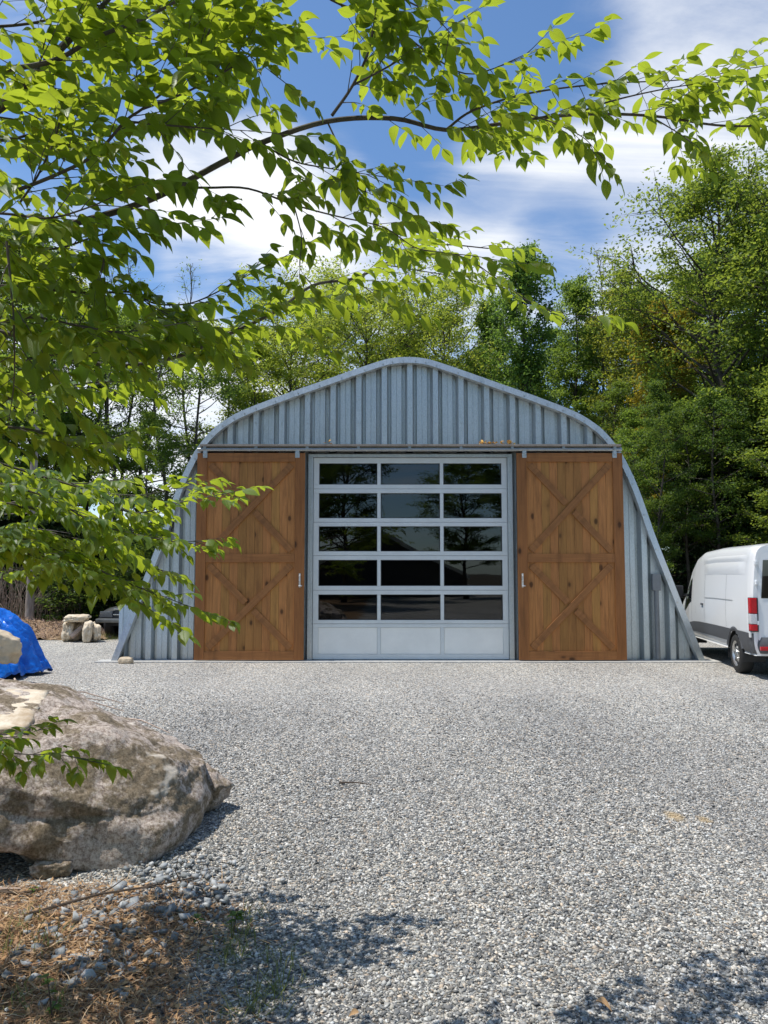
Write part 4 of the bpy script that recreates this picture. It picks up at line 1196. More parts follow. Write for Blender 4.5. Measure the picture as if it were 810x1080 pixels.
for s in (-1, 1): MB().box(s * .76 - .17, s * .76 + .17, -.04, .02, HZ - .36, HZ - .20).build('headlight', M['lamp_glass'], pk, bevel=.02)
MB().box(-1.0, 1.0, -.16, -.02, .44, .55).build('bumper', M['dull_bumper'], pk, bevel=.03)
for y_ in (.75, 4.2):
    for s in (-1, 1):
        wo = wheel(pk, 0, 0, .37, .25, 1); wo.location = (s * .86, y_, .37); wo.rotation_euler = (0, 0, -math.pi / 2 * s)
MB().box(-.8, .8, .1, 5.0, .34, .50).build('underbody', M['black_plastic'], pk)

# ------------------------------------------------------------------ forest trees
def cards(pos, size, upbias, aspect=.55):
    """leaf-sized folded kites spread through a crown (two triangles each)"""
    n = len(pos)
    nrm = rng.normal(0, 1, (n, 3)); nrm[:, 2] = np.abs(nrm[:, 2]) * upbias + .1; nrm /= np.linalg.norm(nrm, axis=1, keepdims=True)
    a = rng.normal(0, 1, (n, 3)); a[:, 2] -= .3; a -= nrm * (a * nrm).sum(1, keepdims=True); a /= np.linalg.norm(a, axis=1, keepdims=True)
    b = np.cross(nrm, a); s = (size * rng.uniform(.6, 1.35, n))[:, None]
    V = np.stack([pos, pos + a * s * .45 + b * s * aspect * .5 + nrm * s * .10, pos + a * s, pos + a * s * .45 - b * s * aspect * .5 + nrm * s * .10], 1)
    F = np.array([[[0, 1, 2], [0, 2, 3]]]) + (np.arange(n) * 4)[:, None, None]
    return V.reshape(-1, 3), F.reshape(-1, 3)

def gen_tree(seed, H, base, rad, nprim=34, up=.5, sec=6, per=12, leaf=.15, sig=.22, tr=.16, shape='round', bend=.35, kindmat='forest_leaf', sparse=0.0, flat=.5, bark='forest_bark'):
    """returns (wood MB, leaf V, leaf F): tapered bent trunk, limbs, side twigs and leaf clumps"""
    r = random.Random(seed); wd = MB()
    off = Vector((seed * 1.7, seed * .9, 3))
    def trunk(z):
        k = z / H
        return Vector((bend * mnoise.noise(Vector((k * 2.2, 0, seed))) * 2 * k ** .7, bend * mnoise.noise(Vector((k * 2.2, 9, seed))) * 2 * k ** .7, z))
    nt = 14; wd.tube([trunk(H * i / nt * .97) + (Vector((0, 0, -.15)) if i == 0 else Vector()) for i in range(nt + 1)], [tr * (1.25 if i == 0 else 1) * (1 - .92 * i / nt) + .008 for i in range(nt + 1)], 8)
    L = []
    for i in range(nprim):
        k = (i + r.random() * .8) / nprim; z = base + (H * .96 - base) * k
        if shape == 'round': ln = rad * (math.sin(math.pi * min(1, .18 + .80 * k)) ** .7)
        elif shape == 'cone': ln = rad * (1.05 - k) ** .85
        elif shape == 'column': ln = rad * (.75 + .25 * math.sin(math.pi * k)) * (1 if k < .8 else (1.05 - k) / .25 + .15)
        elif shape == 'vase': ln = rad * (.45 + .75 * k) * (1 if k < .75 else (1 - k) / .25 + .3)
        ln *= r.uniform(.6, 1.2)
        if r.random() < sparse: continue
        th = i * 2.399 + r.uniform(-.5, .5); el = up * r.uniform(.5, 1.4) + (.35 * k if shape != 'cone' else 0)
        d = Vector((math.cos(th) * math.cos(el), math.sin(th) * math.cos(el), math.sin(el)))
        p0 = trunk(z); pts_ = [p0]; dd = d.copy()
        for s in range(5):
            dd = (dd + Vector((r.gauss(0, .14), r.gauss(0, .14), r.gauss(0, .1) + (.05 if shape != 'cone' else -.09)))).normalized()
            pts_.append(pts_[-1] + dd * ln / 5)
        r0 = max(.010, tr * .38 * (1 - .6 * k) * min(1, ln / 2))
        wd.tube(pts_, [r0 * (1 - .85 * q / 5) + .003 for q in range(6)], 5, False)
        for s in range(sec):
            f = r.uniform(.34, 1.0) ** .8 * 5; q = min(int(f), 4); p = pts_[q].lerp(pts_[q + 1], f - q)
            th2 = th + r.choice([-1, 1]) * r.uniform(.4, 1.3); l2 = ln * r.uniform(.18, .42)
            e2 = r.uniform(-.15, .55) if shape != 'cone' else r.uniform(-.45, .1)
            d2 = Vector((math.cos(th2) * math.cos(e2), math.sin(th2) * math.cos(e2), math.sin(e2)))
            e = p + d2 * l2; wd.tube([p, p.lerp(e, .5) + Vector((0, 0, r.uniform(-.05, .08))), e], [r0 * .35 + .002, r0 * .22 + .002, .002], 4, False)
            m = max(2, int(per * r.uniform(.5, 1.5)))
            for _ in range(m):
                g_ = r.uniform(.25, 1.15); c = p.lerp(e, g_)
                L.append((c.x + r.gauss(0, sig), c.y + r.gauss(0, sig), c.z + r.gauss(0, sig * flat)))
    V, F = cards(np.array(L), leaf, 1.2 if shape != 'cone' else 2.0)
    return wd, V, F

TREES = {}
def proto(key, wood='forest_bark', leafmat='forest_leaf', **kw):
    wd, V, F = gen_tree(**kw)
    wm = bpy.data.meshes.new('trunk'); wm.from_pydata(wd.v, [], wd.f); wm.update(); wm.materials.append(M[wood]); wm.polygons.foreach_set('use_smooth', [True] * len(wm.polygons))
    lo = np_mesh('crown_mesh', V, F, M[leafmat]); lm = lo.data; bpy.data.objects.remove(lo)
    TREES[key] = (wm, lm, kw['H'])
proto('maple', seed=3, H=17, base=3.5, rad=4.1, nprim=75, up=.55, sec=10, per=55, leaf=0.131, sig=0.203, tr=.20, bend=.9)
proto('maple_b', seed=8, H=15, base=3.0, rad=3.3, nprim=66, up=.6, sec=10, per=59, leaf=0.131, sig=0.195, tr=.16, bend=.8)
proto('slim', seed=12, H=16, base=4.0, rad=2.1, nprim=60, up=.7, sec=9, per=48, leaf=0.131, sig=0.187, tr=.12, shape='column', bend=.7)
proto('slim_b', seed=17, H=15, base=3.0, rad=2.4, nprim=52, up=.55, sec=9, per=45, leaf=0.131, sig=0.211, tr=.11, shape='round', bend=.9, sparse=.1)
proto('thin', seed=22, H=15, base=4.2, rad=2.5, nprim=54, up=.35, sec=8, per=35, leaf=0.131, sig=0.195, tr=.12, shape='round', bend=.6, sparse=.25)
proto('poplar', seed=26, H=15, base=1.8, rad=2.0, nprim=80, up=.95, sec=9, per=40, leaf=0.139, sig=0.140, tr=.13, shape='column', bend=.3, flat=1.2)
proto('feather', seed=31, H=14, base=4.0, rad=4.6, nprim=58, up=.35, sec=13, per=59, leaf=0.131, sig=0.234, tr=.17, shape='vase', bend=.9, flat=.32)
proto('hemlock', leafmat='needle_leaf', seed=37, H=12, base=.7, rad=3.0, nprim=90, up=.05, sec=10, per=26, leaf=.20, sig=.20, tr=.15, shape='cone', bend=.2, flat=.30)
proto('spruce', leafmat='needle_leaf', seed=41, H=14, base=1.2, rad=2.2, nprim=90, up=.02, sec=9, per=20, leaf=.20, sig=.17, tr=.14, shape='cone', bend=.2, flat=.35, sparse=.1)
proto('snag', seed=47, H=15, base=5.5, rad=1.5, nprim=34, up=.9, sec=6, per=1, leaf=.10, sig=.2, tr=.09, shape='column', bend=.7)
proto('bush', seed=51, H=3.0, base=.25, rad=1.7, nprim=34, up=.6, sec=8, per=24, leaf=.13, sig=.18, tr=.04, bend=.3)

def tree(kind, px, Y, top_px, label, color, group=None, widen=1.0, name='forest_tree', rot=None, cat='tree', x=None):
    wm, lm, H = TREES[kind]
    X = P(px, 600, Y).x if x is None else x
    h = P(px, top_px, Y).z if top_px is not None else H
    sc = h / H
    o = thing(name, label, cat, (X, Y, -.03), R.uniform(0, 6.28) if rot is None else rot, group)
    o.scale = (sc ** .6 * widen, sc ** .6 * widen, sc)
    tr_ = bpy.data.objects.new('trunk', wm); link(tr_, o)
    cr = bpy.data.objects.new('crown', lm); link(cr, o); cr.color = (*color, 1)
    return o
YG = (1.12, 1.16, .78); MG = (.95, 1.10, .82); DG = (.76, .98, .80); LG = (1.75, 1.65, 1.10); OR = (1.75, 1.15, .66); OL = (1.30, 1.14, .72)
gR = 'leafy trees in the wood right of the barn'; gL = 'thin trees in the wood left of the barn'; gC = 'pale trees behind the barn roof'
# right of the barn
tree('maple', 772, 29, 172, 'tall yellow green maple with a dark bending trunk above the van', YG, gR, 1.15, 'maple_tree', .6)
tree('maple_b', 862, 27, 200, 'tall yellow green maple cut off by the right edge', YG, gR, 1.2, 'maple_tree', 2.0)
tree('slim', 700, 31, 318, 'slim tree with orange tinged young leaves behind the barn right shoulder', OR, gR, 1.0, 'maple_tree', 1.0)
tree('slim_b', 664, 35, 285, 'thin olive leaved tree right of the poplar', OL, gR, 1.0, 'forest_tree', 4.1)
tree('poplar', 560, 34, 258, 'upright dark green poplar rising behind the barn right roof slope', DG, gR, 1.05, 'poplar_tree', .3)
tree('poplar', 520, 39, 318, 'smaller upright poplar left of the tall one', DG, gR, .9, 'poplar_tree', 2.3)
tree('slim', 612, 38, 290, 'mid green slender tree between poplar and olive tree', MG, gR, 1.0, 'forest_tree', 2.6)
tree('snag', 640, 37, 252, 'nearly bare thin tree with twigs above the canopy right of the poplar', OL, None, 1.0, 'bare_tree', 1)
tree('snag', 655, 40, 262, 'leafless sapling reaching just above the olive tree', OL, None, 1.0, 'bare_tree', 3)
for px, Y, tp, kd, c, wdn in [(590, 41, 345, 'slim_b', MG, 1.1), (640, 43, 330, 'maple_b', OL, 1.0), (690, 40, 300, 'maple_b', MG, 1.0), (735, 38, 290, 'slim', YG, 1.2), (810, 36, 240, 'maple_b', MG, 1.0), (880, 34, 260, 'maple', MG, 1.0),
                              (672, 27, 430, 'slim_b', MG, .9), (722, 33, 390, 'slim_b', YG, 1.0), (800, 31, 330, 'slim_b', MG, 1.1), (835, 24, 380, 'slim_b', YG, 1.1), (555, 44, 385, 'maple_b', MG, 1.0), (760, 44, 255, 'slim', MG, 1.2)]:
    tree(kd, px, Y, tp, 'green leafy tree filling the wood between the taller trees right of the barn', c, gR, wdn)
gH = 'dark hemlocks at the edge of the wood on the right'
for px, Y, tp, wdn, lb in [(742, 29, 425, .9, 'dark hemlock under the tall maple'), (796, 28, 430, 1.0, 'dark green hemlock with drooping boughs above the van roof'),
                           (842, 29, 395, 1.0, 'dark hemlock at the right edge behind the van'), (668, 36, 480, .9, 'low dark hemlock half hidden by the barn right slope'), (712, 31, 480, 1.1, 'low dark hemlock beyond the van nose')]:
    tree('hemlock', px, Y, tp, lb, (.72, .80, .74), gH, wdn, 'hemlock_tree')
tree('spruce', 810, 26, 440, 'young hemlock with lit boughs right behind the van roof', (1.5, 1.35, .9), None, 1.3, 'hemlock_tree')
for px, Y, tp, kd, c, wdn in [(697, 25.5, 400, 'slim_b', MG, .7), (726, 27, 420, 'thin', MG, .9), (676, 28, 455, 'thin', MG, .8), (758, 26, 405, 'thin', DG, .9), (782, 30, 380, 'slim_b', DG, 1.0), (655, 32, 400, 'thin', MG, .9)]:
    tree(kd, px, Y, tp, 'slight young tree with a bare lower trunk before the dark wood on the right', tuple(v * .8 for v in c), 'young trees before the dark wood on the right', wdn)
# behind the barn
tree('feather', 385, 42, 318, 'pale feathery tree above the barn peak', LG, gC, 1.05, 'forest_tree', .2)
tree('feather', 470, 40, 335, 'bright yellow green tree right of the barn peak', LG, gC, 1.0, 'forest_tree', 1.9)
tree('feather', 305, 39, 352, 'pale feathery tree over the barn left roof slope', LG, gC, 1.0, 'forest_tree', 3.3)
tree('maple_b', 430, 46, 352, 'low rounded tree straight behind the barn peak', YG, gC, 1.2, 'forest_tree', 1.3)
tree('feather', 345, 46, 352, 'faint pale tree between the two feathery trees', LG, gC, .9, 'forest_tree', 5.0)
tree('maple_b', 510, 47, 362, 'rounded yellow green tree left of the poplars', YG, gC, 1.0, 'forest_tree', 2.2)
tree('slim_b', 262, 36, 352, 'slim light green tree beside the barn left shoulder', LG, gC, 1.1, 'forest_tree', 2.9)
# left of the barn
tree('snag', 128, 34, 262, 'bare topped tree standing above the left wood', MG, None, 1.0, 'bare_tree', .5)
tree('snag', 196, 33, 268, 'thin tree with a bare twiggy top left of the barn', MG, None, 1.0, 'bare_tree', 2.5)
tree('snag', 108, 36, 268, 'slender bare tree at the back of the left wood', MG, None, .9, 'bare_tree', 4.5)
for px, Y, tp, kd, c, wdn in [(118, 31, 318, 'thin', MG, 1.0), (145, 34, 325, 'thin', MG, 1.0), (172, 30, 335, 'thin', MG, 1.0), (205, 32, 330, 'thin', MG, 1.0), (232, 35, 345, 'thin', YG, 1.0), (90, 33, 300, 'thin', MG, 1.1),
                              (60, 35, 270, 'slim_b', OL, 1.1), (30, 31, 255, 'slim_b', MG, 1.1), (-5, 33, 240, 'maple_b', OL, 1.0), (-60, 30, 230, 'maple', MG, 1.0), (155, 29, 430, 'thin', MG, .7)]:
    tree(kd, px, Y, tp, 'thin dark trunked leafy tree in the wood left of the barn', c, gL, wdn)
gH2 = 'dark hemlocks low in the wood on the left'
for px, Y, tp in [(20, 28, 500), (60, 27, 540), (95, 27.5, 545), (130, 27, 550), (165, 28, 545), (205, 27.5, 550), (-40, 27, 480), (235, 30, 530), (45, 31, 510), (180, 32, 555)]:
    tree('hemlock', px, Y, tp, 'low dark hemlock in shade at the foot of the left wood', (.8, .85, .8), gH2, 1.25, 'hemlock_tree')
tp_ = thing('forest_tree', 'pale grey brown straight trunk standing beyond the blue tarp', 'tree', (P(31, 640, 23.0).x, 23.0, 0))
m = MB(); m.tube([(0, 0, -.1), (.02, 0, 2.0), (-.02, 0, 5), (.1, 0, 9), (.0, 0, 12.5)], [.135, .115, .105, .08, .02], 10)
for k in range(26):
    z = R.uniform(2.2, 12); th = R.uniform(0, 6.28); L_ = R.uniform(.5, 1.8); m.tube([(0, 0, z), (math.cos(th) * L_ * .5, math.sin(th) * L_ * .5, z - .02), (math.cos(th) * L_, math.sin(th) * L_, z - R.uniform(0, .3))], [.018, .012, .004], 4)
m.build('trunk', M['pale_bark'], tp_, True)
Lp = []
for k in range(160):
    z = R.uniform(6.5, 12.8); th = R.uniform(0, 6.28); L_ = R.uniform(.3, 1.9) * (13.5 - z) / 6
    for _ in range(14): Lp.append((math.cos(th) * L_ + R.gauss(0, .25), math.sin(th) * L_ + R.gauss(0, .25), z + R.gauss(0, .12)))
V, F = cards(np.array(Lp), .15, 1.2); c_ = np_mesh('crown', V, F, M['forest_leaf'], tp_); c_.color = (*MG, 1)
# tangle of bare shrubs by the trunk
for px, Y, h, lb in [(12, 24, 2.6, 'leafless grey brush left of the pale trunk'), (-8, 23, 2.8, 'bare tangled brush at the left edge above the tarp'), (52, 25.5, 1.9, 'low bare brush right of the pale trunk')]:
    o = thing('bare_shrub', lb, 'shrub', (P(px, 640, Y).x, Y, 0)); m = MB()
    for k in range(60):
        x0 = R.gauss(0, .45); y0_ = R.gauss(0, .4); th = R.uniform(0, 6.28); hh = h * R.uniform(.4, 1)
        m.tube([(x0, y0_, 0), (x0 + R.gauss(0, .15), y0_, hh * .5), (x0 + R.gauss(0, .35), y0_ + R.gauss(0, .3), hh)], [.012, .009, .003], 4)
    m.build('stems', M['dry_twig'], o, True)
for px, Y, tp, lb in [(150, 24, 590, 'leafy bush behind the barn left foot'), (85, 25, 600, 'dark bush above the back rocks'), (190, 25, 560, 'leafy bush against the barn left wall')]:
    tree('bush', px, Y, tp, lb, (.5, .6, .5), None, 1.2, 'bush', None, 'bush')
# the wood goes on: one far mass, deep on the right, low on the left
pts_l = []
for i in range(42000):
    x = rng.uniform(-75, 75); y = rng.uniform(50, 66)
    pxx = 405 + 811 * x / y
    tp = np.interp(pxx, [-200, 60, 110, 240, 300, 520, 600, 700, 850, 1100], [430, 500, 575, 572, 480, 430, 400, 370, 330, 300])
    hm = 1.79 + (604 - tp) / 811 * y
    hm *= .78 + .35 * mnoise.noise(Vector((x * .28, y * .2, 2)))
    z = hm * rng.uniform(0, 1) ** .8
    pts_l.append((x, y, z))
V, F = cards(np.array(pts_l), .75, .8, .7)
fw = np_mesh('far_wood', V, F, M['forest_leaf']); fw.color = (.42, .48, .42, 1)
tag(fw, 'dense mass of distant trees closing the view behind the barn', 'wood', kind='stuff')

# trees and a house on the side of the yard behind the photographer, mirrored in the door glass
gB = 'trees behind the photographer mirrored in the door glass'
for x, y, h, kd in [(-5.5, -7, 15, 'maple'), (-9, -11, 17, 'maple_b'), (-2.5, -16, 13, 'maple_b'), (7.5, -9, 16, 'maple'), (10.5, -13, 17, 'maple_b'), (13, -8, 15, 'slim'), (-13, -6, 16, 'slim'), (5.5, -20, 10, 'maple_b'), (-6, -22, 15, 'maple'), (16, -18, 18, 'maple'), (-16, -17, 18, 'maple')]:
    o = tree(kd, 0, y, None, 'green tree at the back of the yard seen mirrored in the door glass', MG, gB, 1.1, x=x); o.scale = (1.05, 1.05, h / TREES[kd][2])
hs = thing('house', 'dark house with white rake boards mirrored in the door glass', 'house', (-.3, -24, 0), 0)
m = MB(); m.box(-6, 6, -8, 0, 0, 1.7); m.add([(-6, 0, 1.7), (6, 0, 1.7), (0, 0, 4.6)], [(0, 1, 2)]); m.build('wall', M['house_siding'], hs)
m = MB()
for s in (-1, 1): m.add([(s * 6.5, .4, 1.45), (0, .4, 4.75), (0, -8.4, 4.75), (s * 6.5, -8.4, 1.45)], [(0, 1, 2, 3)])
m.build('roof', M['rubber'], hs, solid=.08)
m = MB()
for s in (-1, 1): m.bar((s * 6.5, 1.38), (0, 4.68), .26, .41, .46)
m.build('rake_board', M['white_trim'], hs)

# ------------------------------------------------------------------ the near beech hanging over the yard
beech = thing('beech_tree', 'near beech spreading long leafy branches over the upper left of the view', 'tree', (-3.8, 3.2, 0))
BO = Vector((-3.8, 3.2, 0))
m = MB(); m.tube([(0, 0, -.2), (.03, .02, 1), (-.02, .05, 2), (.06, .0, 3.2), (.02, .1, 4.6), (.1, .05, 6)], [.15, .125, .11, .09, .06, .02], 12)
trunk_o = m.build('trunk', M['beech_bark'], beech, True)
LEAFCOUNT = 0
def spray(start, dirv, length, out, wood, leaf=.085, droop=.5, r0=.004, sub=True, dens=1.0, flatn=None):
    """one leafy twig: zigzag stem with alternate drooping leaves in two rows"""
    n = max(5, int(length / .032)); p = Vector(start); d = Vector(dirv).normalized(); pts_ = [p.copy()]
    side = 1
    for i in range(n):
        d = (d + Vector((R.gauss(0, .05), R.gauss(0, .05), -.02 * droop + R.gauss(0, .03)))).normalized()
        p = p + d * (length / n); pts_.append(p.copy())
        lat = d.cross(Vector((0, 0, 1))); lat = lat.normalized() if lat.length > .1 else Vector((1, 0, 0))
        if i > 0 and R.random() < dens:
            a = d * .75 + lat * side * R.uniform(.5, 1.0) + Vector((0, 0, -droop * R.uniform(.3, 1.5)))
            nr = Vector((0, 0, 1)) + lat * side * .45 + Vector((R.gauss(0, .3), R.gauss(0, .3), 0))
            out.append((p.copy(), a, nr, leaf * R.uniform(.45, 1.18) * (.75 + .35 * math.sin(math.pi * min(1, (i + 1) / n)))))
        if sub and i > 1 and i % 3 == 0 and length > .22:
            d2 = d * .8 + lat * side * R.uniform(.5, .9) + Vector((0, 0, R.gauss(0, .15)))
            spray(p, d2, length * R.uniform(.3, .55), out, wood, leaf, droop, r0 * .6, False, dens, None)
        side = -side
    out.append((p.copy(), d + Vector((0, 0, -droop * .6)), Vector((0, 0, 1)), leaf * R.uniform(.8, 1.1)))
    wood.tube(pts_, [r0 * (1 - .7 * i / n) for i in range(n + 1)], 4, False)

def limb(path, radius, every=.16, tw=(.18, .42), leaf=.085, droop=.5, f0=.15, dens=1.0, upk=.0, tipspray=True, label=None, parent=None, origin=None, thin=.0):
    """a limb through world points; twigs leave it on both sides in a roughly level plane"""
    global LEAFCOUNT
    every *= .42; leaf *= 1.05
    if sum(q[2] for q in path) / len(path) < 2.35 and parent is None: every *= .85; leaf *= 1.08
    tw = (tw[0] * 1.15, tw[1] * 1.2); leaf *= .92; thin *= 1.0; radius *= 1.0
    pts_ = catmull3(path, 5); n = len(pts_)
    wood = MB(); out = []
    wood.tube(pts_, [radius * (1 - .72 * i / (n - 1)) for i in range(n)], 8)
    seg = [0]
    for i in range(1, n): seg.append(seg[-1] + (pts_[i] - pts_[i - 1]).length)
    tot = seg[-1]; s = f0 * tot; side = R.choice([-1, 1])
    while s < tot:
        i = next(k for k in range(1, n) if seg[k] >= s); f = (s - seg[i - 1]) / max(1e-6, seg[i] - seg[i - 1])
        p = pts_[i - 1].lerp(pts_[i], f); d = (pts_[i] - pts_[i - 1]).normalized()
        lat = d.cross(Vector((0, 0, 1))); lat = lat.normalized() if lat.length > .15 else Vector((0, 1, 0))
        dv = d * R.uniform(.5, 1.0) + lat * side * R.uniform(.4, 1.0) + Vector((0, 0, upk + R.gauss(0, .22)))
        if R.random() > thin: spray(p, dv, R.uniform(*tw) * (1.1 - .35 * s / tot), out, wood, leaf, droop, max(.0018, radius * .22 * (1.1 - s / tot)), True, dens)
        side = -side; s += every * R.uniform(.6, 1.4)
    if tipspray: spray(pts_[-1], pts_[-1] - pts_[-3], R.uniform(*tw), out, wood, leaf, droop, .0022, True, dens)
    par = parent or beech; og = origin or BO
    bo = wood.build('branch', M['beech_bark'], par, True); 
    V, F, UV = leaf_arrays([tuple(o_[0]) for o_ in out], [tuple(o_[1]) for o_ in out], [tuple(o_[2]) for o_ in out], [o_[3] for o_ in out])
    lo = np_mesh('foliage', V, F, M['beech_leaf'], bo, True, UV)
    bo.location = -og
    LEAFCOUNT += len(out)
    return bo
def catmull3(pts, sub):
    pts = [Vector(p) for p in pts]; out = []
    for i in range(len(pts) - 1):
        p0 = pts[i - 1] if i else pts[0] * 2 - pts[1]; p1 = pts[i]; p2 = pts[i + 1]; p3 = pts[i + 2] if i + 2 < len(pts) else pts[-1] * 2 - pts[-2]
        for k in range(sub):
            t_ = k / sub; out.append(.5 * (2 * p1 + (p2 - p0) * t_ + (2 * p0 - 5 * p1 + 4 * p2 - p3) * t_ ** 2 + (3 * p1 - p0 - 3 * p2 + p3) * t_ ** 3))
    out.append(pts[-1]); return out
def KD(py): f = max(0, min(1, (py - 360) / 150)); return 1.0 + .24 * f * f * (3 - 2 * f)
def pp_(*a): return [P(px, py, Y * KD(py)) for px, py, Y in a]
TR = lambda z: BO + Vector((.05, .03, z))
# sunlit long branch reaching right across the sky
limb(pp_((-40, 275, 2.75), (35, 248, 2.72), (150, 214, 2.7), (235, 171, 2.7), (275, 151, 2.7), (345, 128, 2.72), (415, 125, 2.74), (470, 137, 2.76), (525, 131, 2.8), (605, 121, 2.84), (685, 122, 2.9), (755, 132, 2.95), (806, 133, 3.0)), .013, .13, (.12, .30), .082, .55, .50, thin=.08)
limb(pp_((470, 137, 2.76), (500, 116, 2.74), (560, 98, 2.76), (640, 88, 2.8), (720, 84, 2.86), (790, 72, 2.92)), .005, .11, (.09, .20), .078, .5, .04, thin=.18)
limb(pp_((605, 121, 2.84), (640, 108, 2.8), (690, 96, 2.8), (740, 88, 2.84), (800, 85, 2.9)), .004, .13, (.08, .18), .078, .5, .3)
limb(pp_((560, 121, 2.8), (590, 132, 2.74), (615, 145, 2.7), (630, 160, 2.68)), .003, .10, (.08, .16), .08, .7, .3)
limb(pp_((690, 125, 2.9), (715, 140, 2.86), (730, 150, 2.84)), .003, .10, (.10, .16), .08, .7, .2)
# upper right clusters
limb(pp_((350, 122, 2.5), (372, 90, 2.48), (390, 50, 2.46), (396, 8, 2.45), (398, -30, 2.45)), .006, .12, (.10, .24), .078, .5, .1)
limb(pp_((372, 90, 2.48), (410, 70, 2.5), (450, 45, 2.55), (475, 30, 2.6)), .004, .10, (.10, .22), .078, .5, .15)
limb(pp_((300, -40, 2.4), (350, 0, 2.45), (410, 25, 2.5), (460, 62, 2.6), (500, 78, 2.65), (560, 55, 2.7)), .005, .12, (.10, .24), .078, .55, .15)
limb(pp_((380, -40, 2.3), (420, -5, 2.35), (455, 15, 2.4), (480, 40, 2.45)), .004, .11, (.10, .22), .08, .55, .1)
# thin hanging lines over the cloud
limb(pp_((190, 198, 2.6), (220, 198, 2.58), (262, 199, 2.56), (310, 216, 2.56), (355, 228, 2.58), (405, 240, 2.6), (440, 262, 2.62), (480, 268, 2.66)), .0045, .17, (.10, .22), .078, .65, .25, thin=.1)
limb(pp_((310, 216, 2.56), (318, 250, 2.55), (316, 280, 2.54), (322, 292, 2.54)), .0025, .2, (.06, .12), .07, .7, .3, thin=.4)
limb(pp_((345, 128, 2.72), (360, 160, 2.7), (375, 195, 2.68), (392, 205, 2.68)), .0035, .09, (.10, .20), .08, .65, .1)
limb(pp_((275, 151, 2.7), (310, 170, 2.66), (350, 178, 2.64), (395, 185, 2.62)), .004, .10, (.10, .22), .08, .65, .15)
# lower limb passing in front of the barn roof
limb(pp_((-40, 340, 2.95), (40, 360, 2.92), (110, 385, 2.9), (180, 378, 2.9), (235, 355, 2.9), (290, 329, 2.9), (330, 301, 3.0), (372, 294, 3.15), (405, 279, 3.3), (432, 262, 3.4), (470, 258, 3.5), (515, 262, 3.55)), .010, .12, (.12, .28), .08, .6, .2, thin=.1)
limb(pp_((432, 268, 3.4), (485, 270, 3.4), (520, 291, 3.38), (558, 318, 3.36), (592, 330, 3.36), (622, 334, 3.36)), .0035, .2, (.07, .14), .085, .55, .35, thin=.25)
limb(pp_((405, 279, 3.3), (440, 285, 3.36), (480, 292, 3.4), (515, 300, 3.42)), .003, .12, (.08, .16), .08, .7, .2, thin=.2)
limb(pp_((372, 294, 3.15), (395, 310, 3.15), (415, 318, 3.15)), .0025, .12, (.08, .15), .085, .7, .3)
# limbs of the dense upper left
limb(pp_((-60, 150, 2.45), (0, 113, 2.4), (40, 75, 2.36), (75, 40, 2.33), (112, 2, 2.3), (140, -40, 2.28)), .019, .12, (.14, .32), .085, .5, .1)
limb(pp_((-40, 78, 2.2), (50, 66, 2.2), (100, 40, 2.2), (150, 20, 2.2), (195, -5, 2.2), (230, -40, 2.2)), .0085, .12, (.14, .30), .085, .5, .1)
limb(pp_((20, 200, 2.3), (60, 184, 2.3), (100, 163, 2.3), (132, 128, 2.3), (150, 115, 2.3), (176, 94, 2.3), (198, 72, 2.3), (216, 42, 2.3), (236, 2, 2.3)), .006, .11, (.13, .28), .085, .55, .05)
limb(pp_((132, 128, 2.3), (175, 132, 2.3), (215, 135, 2.3), (262, 138, 2.32)), .004, .10, (.12, .24), .085, .6, .1)
limb(pp_((150, 115, 2.3), (190, 100, 2.35), (230, 80, 2.4), (270, 55, 2.45), (300, 45, 2.5)), .0045, .11, (.12, .26), .085, .5, .2)
limb(pp_((100, 5, 2.5), (160, 20, 2.5), (220, 30, 2.5), (265, 60, 2.55), (285, 75, 2.55)), .004, .11, (.12, .24), .08, .5, .1)
limb(pp_((-50, 30, 2.6), (30, 25, 2.6), (90, 8, 2.6), (150, -20, 2.6)), .006, .11, (.14, .30), .085, .5, .05)
limb(pp_((-60, 150, 2.8), (20, 145, 2.75), (80, 120, 2.7), (130, 90, 2.7), (175, 60, 2.7)), .006, .11, (.14, .30), .085, .5, .05)
limb(pp_((-60, 225, 2.2), (0, 225, 2.2), (50, 230, 2.2), (90, 220, 2.2), (125, 205, 2.2)), .005, .09, (.12, .24), .088, .6, .05)
limb(pp_((-60, 250, 2.6), (10, 260, 2.55), (60, 262, 2.5), (105, 248, 2.5), (150, 240, 2.5)), .006, .09, (.12, .24), .085, .6, .05)
limb(pp_((20, 215, 2.4), (40, 185, 2.4), (60, 140, 2.4), (62, 115, 2.4), (55, 85, 2.4)), .004, .10, (.12, .24), .085, .55, .1)
# left middle: shaded layers
limb(pp_((-60, 300, 2.6), (10, 302, 2.6), (93, 309, 2.62), (138, 308, 2.64), (163, 320, 2.66), (200, 320, 2.7), (235, 305, 2.72), (262, 290, 2.74)), .006, .10, (.12, .26), .082, .6, .05)
limb(pp_((138, 308, 2.64), (165, 325, 2.64), (190, 338, 2.64)), .003, .10, (.12, .24), .082, .6, .1)
limb(pp_((-60, 345, 2.4), (0, 338, 2.4), (40, 335, 2.4), (90, 345, 2.4), (130, 350, 2.42), (165, 345, 2.45)), .006, .09, (.12, .26), .085, .6, .05)
limb(pp_((-60, 425, 2.75), (0, 420, 2.75), (45, 412, 2.75), (93, 404, 2.78), (130, 402, 2.82)), .0065, .10, (.12, .26), .082, .6, .05)
limb(pp_((-60, 380, 2.5), (0, 385, 2.5), (50, 375, 2.5), (95, 372, 2.55)), .005, .11, (.12, .26), .085, .6, .05)
limb(pp_((7, 255, 2.2), (14, 330, 2.2), (15, 398, 2.22), (10, 440, 2.22)), .004, .12, (.12, .22), .085, .6, .1)
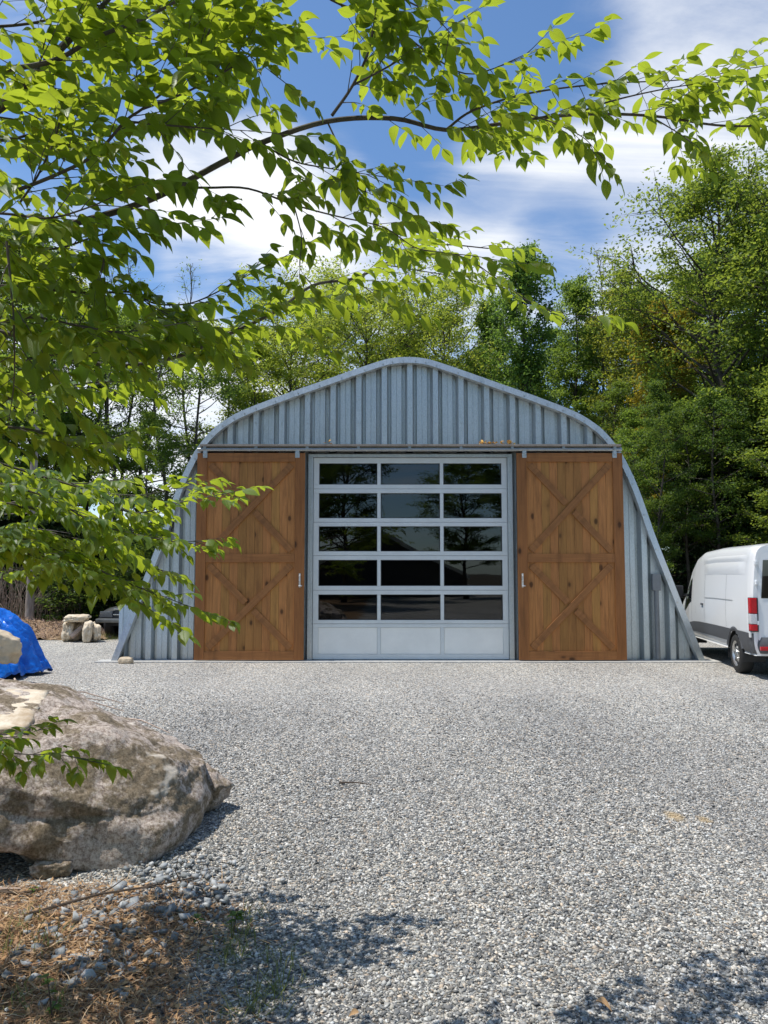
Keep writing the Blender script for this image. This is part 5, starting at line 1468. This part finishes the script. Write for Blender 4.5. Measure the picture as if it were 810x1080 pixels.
limb(pp_((108, 285, 2.5), (110, 268, 2.5), (104, 300, 2.5), (90, 330, 2.5)), .003, .10, (.10, .2), .082, .6, .1)
limb(pp_((-60, 455, 2.3), (0, 450, 2.3), (40, 455, 2.32), (80, 470, 2.36), (115, 462, 2.4)), .005, .09, (.12, .24), .085, .65, .05)
# the low sprays in front of the barn's left door
limb(pp_((-60, 470, 3.0), (20, 495, 3.02), (100, 520, 3.05), (140, 541, 3.1), (190, 530, 3.15), (235, 521, 3.2)), .007, .10, (.10, .24), .078, .55, .12)
limb(pp_((100, 520, 3.05), (150, 522, 3.0), (195, 512, 3.0)), .004, .10, (.10, .2), .078, .5, .1, thin=.1)
limb(pp_((-60, 520, 2.9), (30, 535, 2.92), (110, 556, 2.96), (175, 570, 3.0), (205, 571, 3.04)), .006, .09, (.10, .22), .078, .6, .1)
limb(pp_((-60, 550, 2.8), (30, 570, 2.82), (90, 595, 2.86), (140, 617, 2.9), (180, 632, 2.94)), .006, .085, (.10, .24), .078, .6, .08)
limb(pp_((-60, 560, 3.2), (40, 560, 3.2), (100, 575, 3.2), (140, 590, 3.2), (170, 602, 3.2)), .005, .085, (.10, .22), .075, .6, .05)
limb(pp_((-60, 500, 2.6), (0, 510, 2.6), (50, 525, 2.62), (95, 550, 2.66), (120, 566, 2.7)), .005, .085, (.12, .24), .08, .6, .05)
limb(pp_((-60, 585, 2.7), (0, 580, 2.7), (60, 590, 2.72), (100, 606, 2.75), (135, 628, 2.78)), .005, .085, (.10, .22), .078, .6, .05)
limb(pp_((-60, 480, 3.4), (20, 500, 3.4), (80, 510, 3.4), (130, 505, 3.4)), .005, .10, (.12, .24), .08, .6, .05)
limb(pp_((-60, 610, 3.1), (10, 600, 3.1), (50, 598, 3.1), (85, 604, 3.1)), .004, .09, (.10, .2), .075, .6, .05)
# the crown goes on beyond the left edge; its shade falls on the litter corner
for a_ in [((-3.6, 3.2, 2.4), (-2.9, 3.1, 2.6), (-2.3, 3.0, 2.7), (-2.0, 2.95, 2.7)), ((-3.6, 3.3, 2.7), (-3.0, 3.35, 2.9), (-2.5, 3.4, 3.0), (-2.25, 3.4, 3.0)),
           ((-3.6, 3.0, 1.9), (-3.0, 2.9, 2.0), (-2.5, 2.85, 2.05))]:
    limb(a_, .010, .15, (.16, .30), .085, .6, .2)
# low separate sapling in front of the boulder
SO = Vector((-2.95, 3.3, 0))
sap = thing('beech_sapling', 'small beech sapling reaching a leafy twig in front of the boulder', 'sapling', SO)
MB().tube([(0, 0, -.05), (.02, .02, .5), (-.02, 0, 1.0), (.0, .03, 1.5)], [.012, .010, .008, .004], 7).build('trunk', M['beech_bark'], sap, True)
limb(pp_((-60, 770, 2.8), (-20, 785, 2.8), (20, 795, 2.8), (60, 796, 2.8), (88, 801, 2.8)), .0035, .075, (.08, .15), .075, .8, .1, parent=sap, origin=SO)
limb(pp_((-50, 790, 2.7), (-10, 780, 2.7), (22, 776, 2.7), (40, 770, 2.72)), .003, .09, (.07, .13), .07, .75, .2, parent=sap, origin=SO)
limb([SO + Vector((0, 0, .7)), *pp_((-60, 770, 2.8))], .005, 9, (.05, .06), .06, .6, .9, parent=sap, origin=SO, tipspray=False)
# limbs joining the branches to the trunk beyond the left edge
jn = MB()
for px, py, Y, r_ in [(-40, 275, 2.75, .022), (-40, 340, 2.95, .018), (-60, 150, 2.45, .026), (-40, 78, 2.2, .014), (-60, 425, 2.75, .016), (-60, 470, 3.0, .014), (-60, 520, 2.9, .012), (-60, 550, 2.8, .012), (-60, 300, 2.6, .014), (-60, 345, 2.4, .014),
                      (-60, 560, 3.2, .01), (-60, 500, 2.6, .01), (-60, 585, 2.7, .01), (-60, 480, 3.4, .01), (-60, 610, 3.1, .01), (-60, 380, 2.5, .012), (-60, 455, 2.3, .012), (-60, 225, 2.2, .012), (-60, 250, 2.6, .012), (-60, 150, 2.8, .014), (-50, 30, 2.6, .014)]:
    e = P(px, py, Y * KD(py)) - BO; z0 = max(.6, e.z - .45); b_ = Vector((0, .02, z0))
    jn.tube([b_, b_.lerp(e, .5) + Vector((0, 0, -.05)), e], [r_ * 1.25, r_ * 1.1, r_ * .95], 7)
jn.build('limb', M['beech_bark'], beech, True)
print('LEAVES', LEAFCOUNT)
